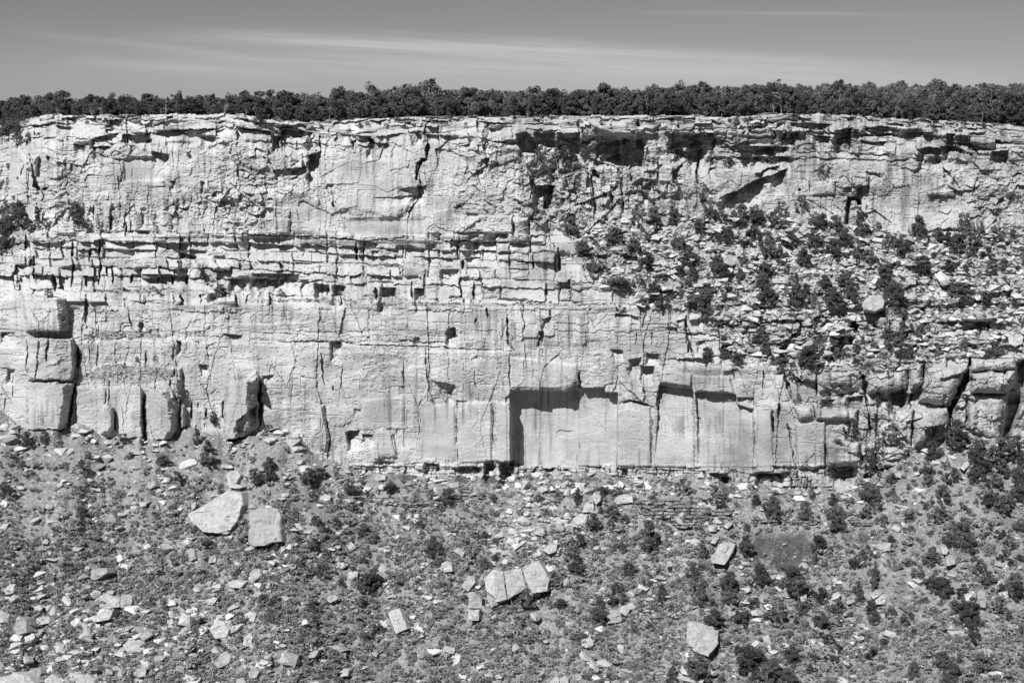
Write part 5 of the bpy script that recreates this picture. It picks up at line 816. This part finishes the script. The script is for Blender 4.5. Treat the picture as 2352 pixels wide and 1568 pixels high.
dens = dens * np.where(uu < 500, 1.15, 1) * (1 - .5 * np.exp(-((uu - 150) / 150) ** 2 - ((vv - 1080) / 70) ** 2))
keep = (rg.random(90000) < dens) & (vv > VT[jj] + 8)
uu, vv = uu[keep][:NB], vv[keep][:NB]
hx = np.array([h[0] for h in HERO]); hy = np.array([h[1] for h in HERO])
for u, v in zip(uu, vv):
    if (np.hypot((hx - u), (hy - v) * 1.2) < 12).any(): continue
    s3 = surf(u, v); w = rg.uniform(.6, 1.0) + rg.exponential(.35); items.append((int(rg.integers(10)), (s3[0], s3[1], s3[2] - .03), w, w * rg.uniform(.7, 1.0), rg.uniform(0, 6.28)))
ub = rg.uniform(1290, 2400, 5000); vb = rg.uniform(500, 850, 5000)
for u, v in zip(ub, vb):
    j = np.searchsorted(U, u)
    if benchtop[j] < v < benchbot[j] and rg.random() < .32: s3 = surf(u, v); w = rg.uniform(.5, 1.2); items.append((int(rg.integers(10)), tuple(s3), w, w * .8, rg.uniform(0, 6.28)))
for _ in range(1500):
    u = rg.uniform(0, 1500); v = rg.choice([545, 668, 690, 698, 770, 860]) + rg.uniform(-8, 10)
    if soilL[np.searchsorted(R, v), np.searchsorted(U, u)] > 0: s3 = surf(u, v); w = rg.uniform(.4, .9); items.append((int(rg.integers(10)), tuple(s3), w, w * .8, rg.uniform(0, 6.28)))
merged('scrub', items, LP, M_SAGE, 'low grey sagebrush scrub covering the lower slope', 'scrub')

# ---------------------------------------------------------------- forest on the rim
rg = np.random.default_rng(31); pts = []
def place_ok(x, y, r): return all((x - a) ** 2 + (y - b_) ** 2 > r * r for a, b_ in pts[-260:])
front = []
xs = np.arange(-132, 140, 1.9)
for row in range(2):
    for x in xs[::1]:
        x_ = x + rg.uniform(-1, 1); rp = rim_pt(x_); y = rp[1] + (2.2 if row == 0 else 6.5) + rg.uniform(-1.2, 2.0); sc_ = rg.uniform(.55, 1.0) if row == 0 else rg.uniform(.8, 1.15)
        front.append((x_, y, sc_, rp[2]))
front = sorted(front[:300])
RS = [(20, 'at the left end of the rim'), (200, 'above the left headland'), (380, 'above the pale flake scar'), (600, 'beside the notch in the rim'), (800, 'above the rim overhang left of centre'), (970, 'above the zigzag shadow'), (1150, 'above the plain rim at centre'), (1290, 'above the dark rim recess'), (1450, 'above the jutting rim block'), (1600, 'above the deepest rim overhang'),
      (1770, 'behind the low pale rim slabs'), (1950, 'above the twin ledge overhangs'), (2120, 'above the arched shadow'), (2300, 'at the right end of the rim')]
ORDN = ['', 'first', 'second', 'third', 'fourth', 'fifth', 'sixth', 'seventh', 'eighth', 'ninth', 'tenth', 'eleventh', 'twelfth', 'thirteenth', 'fourteenth', 'fifteenth']; RC = {}
for k_, (x, y, sc_, z0) in enumerate(front):
    d_ = y - rim_pt(x)[1]; t_ = float(sst(np.array(d_), 0, 14)); z = z0 * (1 - t_) + float(plat_z(np.array(x), np.array(y))) * t_
    h = (3.9 + 1.5 * float(sst(np.array(x), -110, -20))) * sc_ * rg.choice([.55, .8, 1.0, 1.0, 1.1, 1.3]); w = h * rg.uniform(.75, 1.05); kd = int(rg.choice([0, 1, 2, 3, 4, 5], p=[.2, .2, .2, .2, .1, .1]))
    u = 1176 + F * x / y; d0 = d_ < 5; SEC = RS[int(np.argmin([abs(u - q[0]) for q in RS]))]; key = (SEC[1], d0); RC[key] = RC.get(key, 0) + 1
    shp = 'sparse' if kd > 3 else ('tall' if h > 5.4 else 'bushy')
    place_tree('pinyon_pine', '%s pinyon, %s along the %s row, %s' % (shp, ORDN[min(RC[key], 15)], 'front' if d0 else 'second', SEC[1]), 'tree', 'pinyons along the front of the rim forest', (x, y, z - .1), w, h, kd, rg.uniform(0, 6.28))
for k_ in range(14):
    x = rg.uniform(-110, 115); rp = rim_pt(x); e = bpy.data.objects.new('dead_tree', DEADW[k_ % 3]); COL.objects.link(e); e.location = (x, rp[1] + 1.2, rp[2] - .2); h = rg.uniform(1.8, 3); e.scale = (h, h, h); e.rotation_euler = (0, 0, rg.uniform(0, 6))
    tag(e, 'bare pale dead pinyon at the front of the rim forest', 'dead tree', 'bare dead pinyons on the rim')
items = []
for y0, y1, n_ in ((8, 20, 330), (20, 45, 420), (45, 100, 620), (100, 260, 900)):
    for _ in range(n_):
        yr = rg.uniform(y0, y1); y = 338 + yr; x = rg.uniform(-.385, .40) * y; y = max(y, rim_pt(x * 338 / y)[1] + yr); h = (3.8 + 1.1 * float(sst(np.array(x), -110, -20))) * rg.uniform(.55, 1.2) * (1 + .3 * float(fbm(np.array([x / 9]), np.array([y / 12]), 2, 41)[0])); 
        if rg.random() < .06: h *= 1.35
        d_ = y - rim_pt(x * 338 / y)[1]; t_ = float(sst(np.array(d_), 0, 14)); z = rim_pt(x * 338 / y)[2] * (1 - t_) + float(plat_z(np.array(x), np.array(y))) * t_
        items.append((int(rg.integers(4)), (x, y, z - .1), h * rg.uniform(.8, 1.1), h, rg.uniform(0, 6.28)))
merged('forest', items, RP, M_LEAF, 'dense dark pinyon and juniper forest stretching back over the plateau', 'forest')
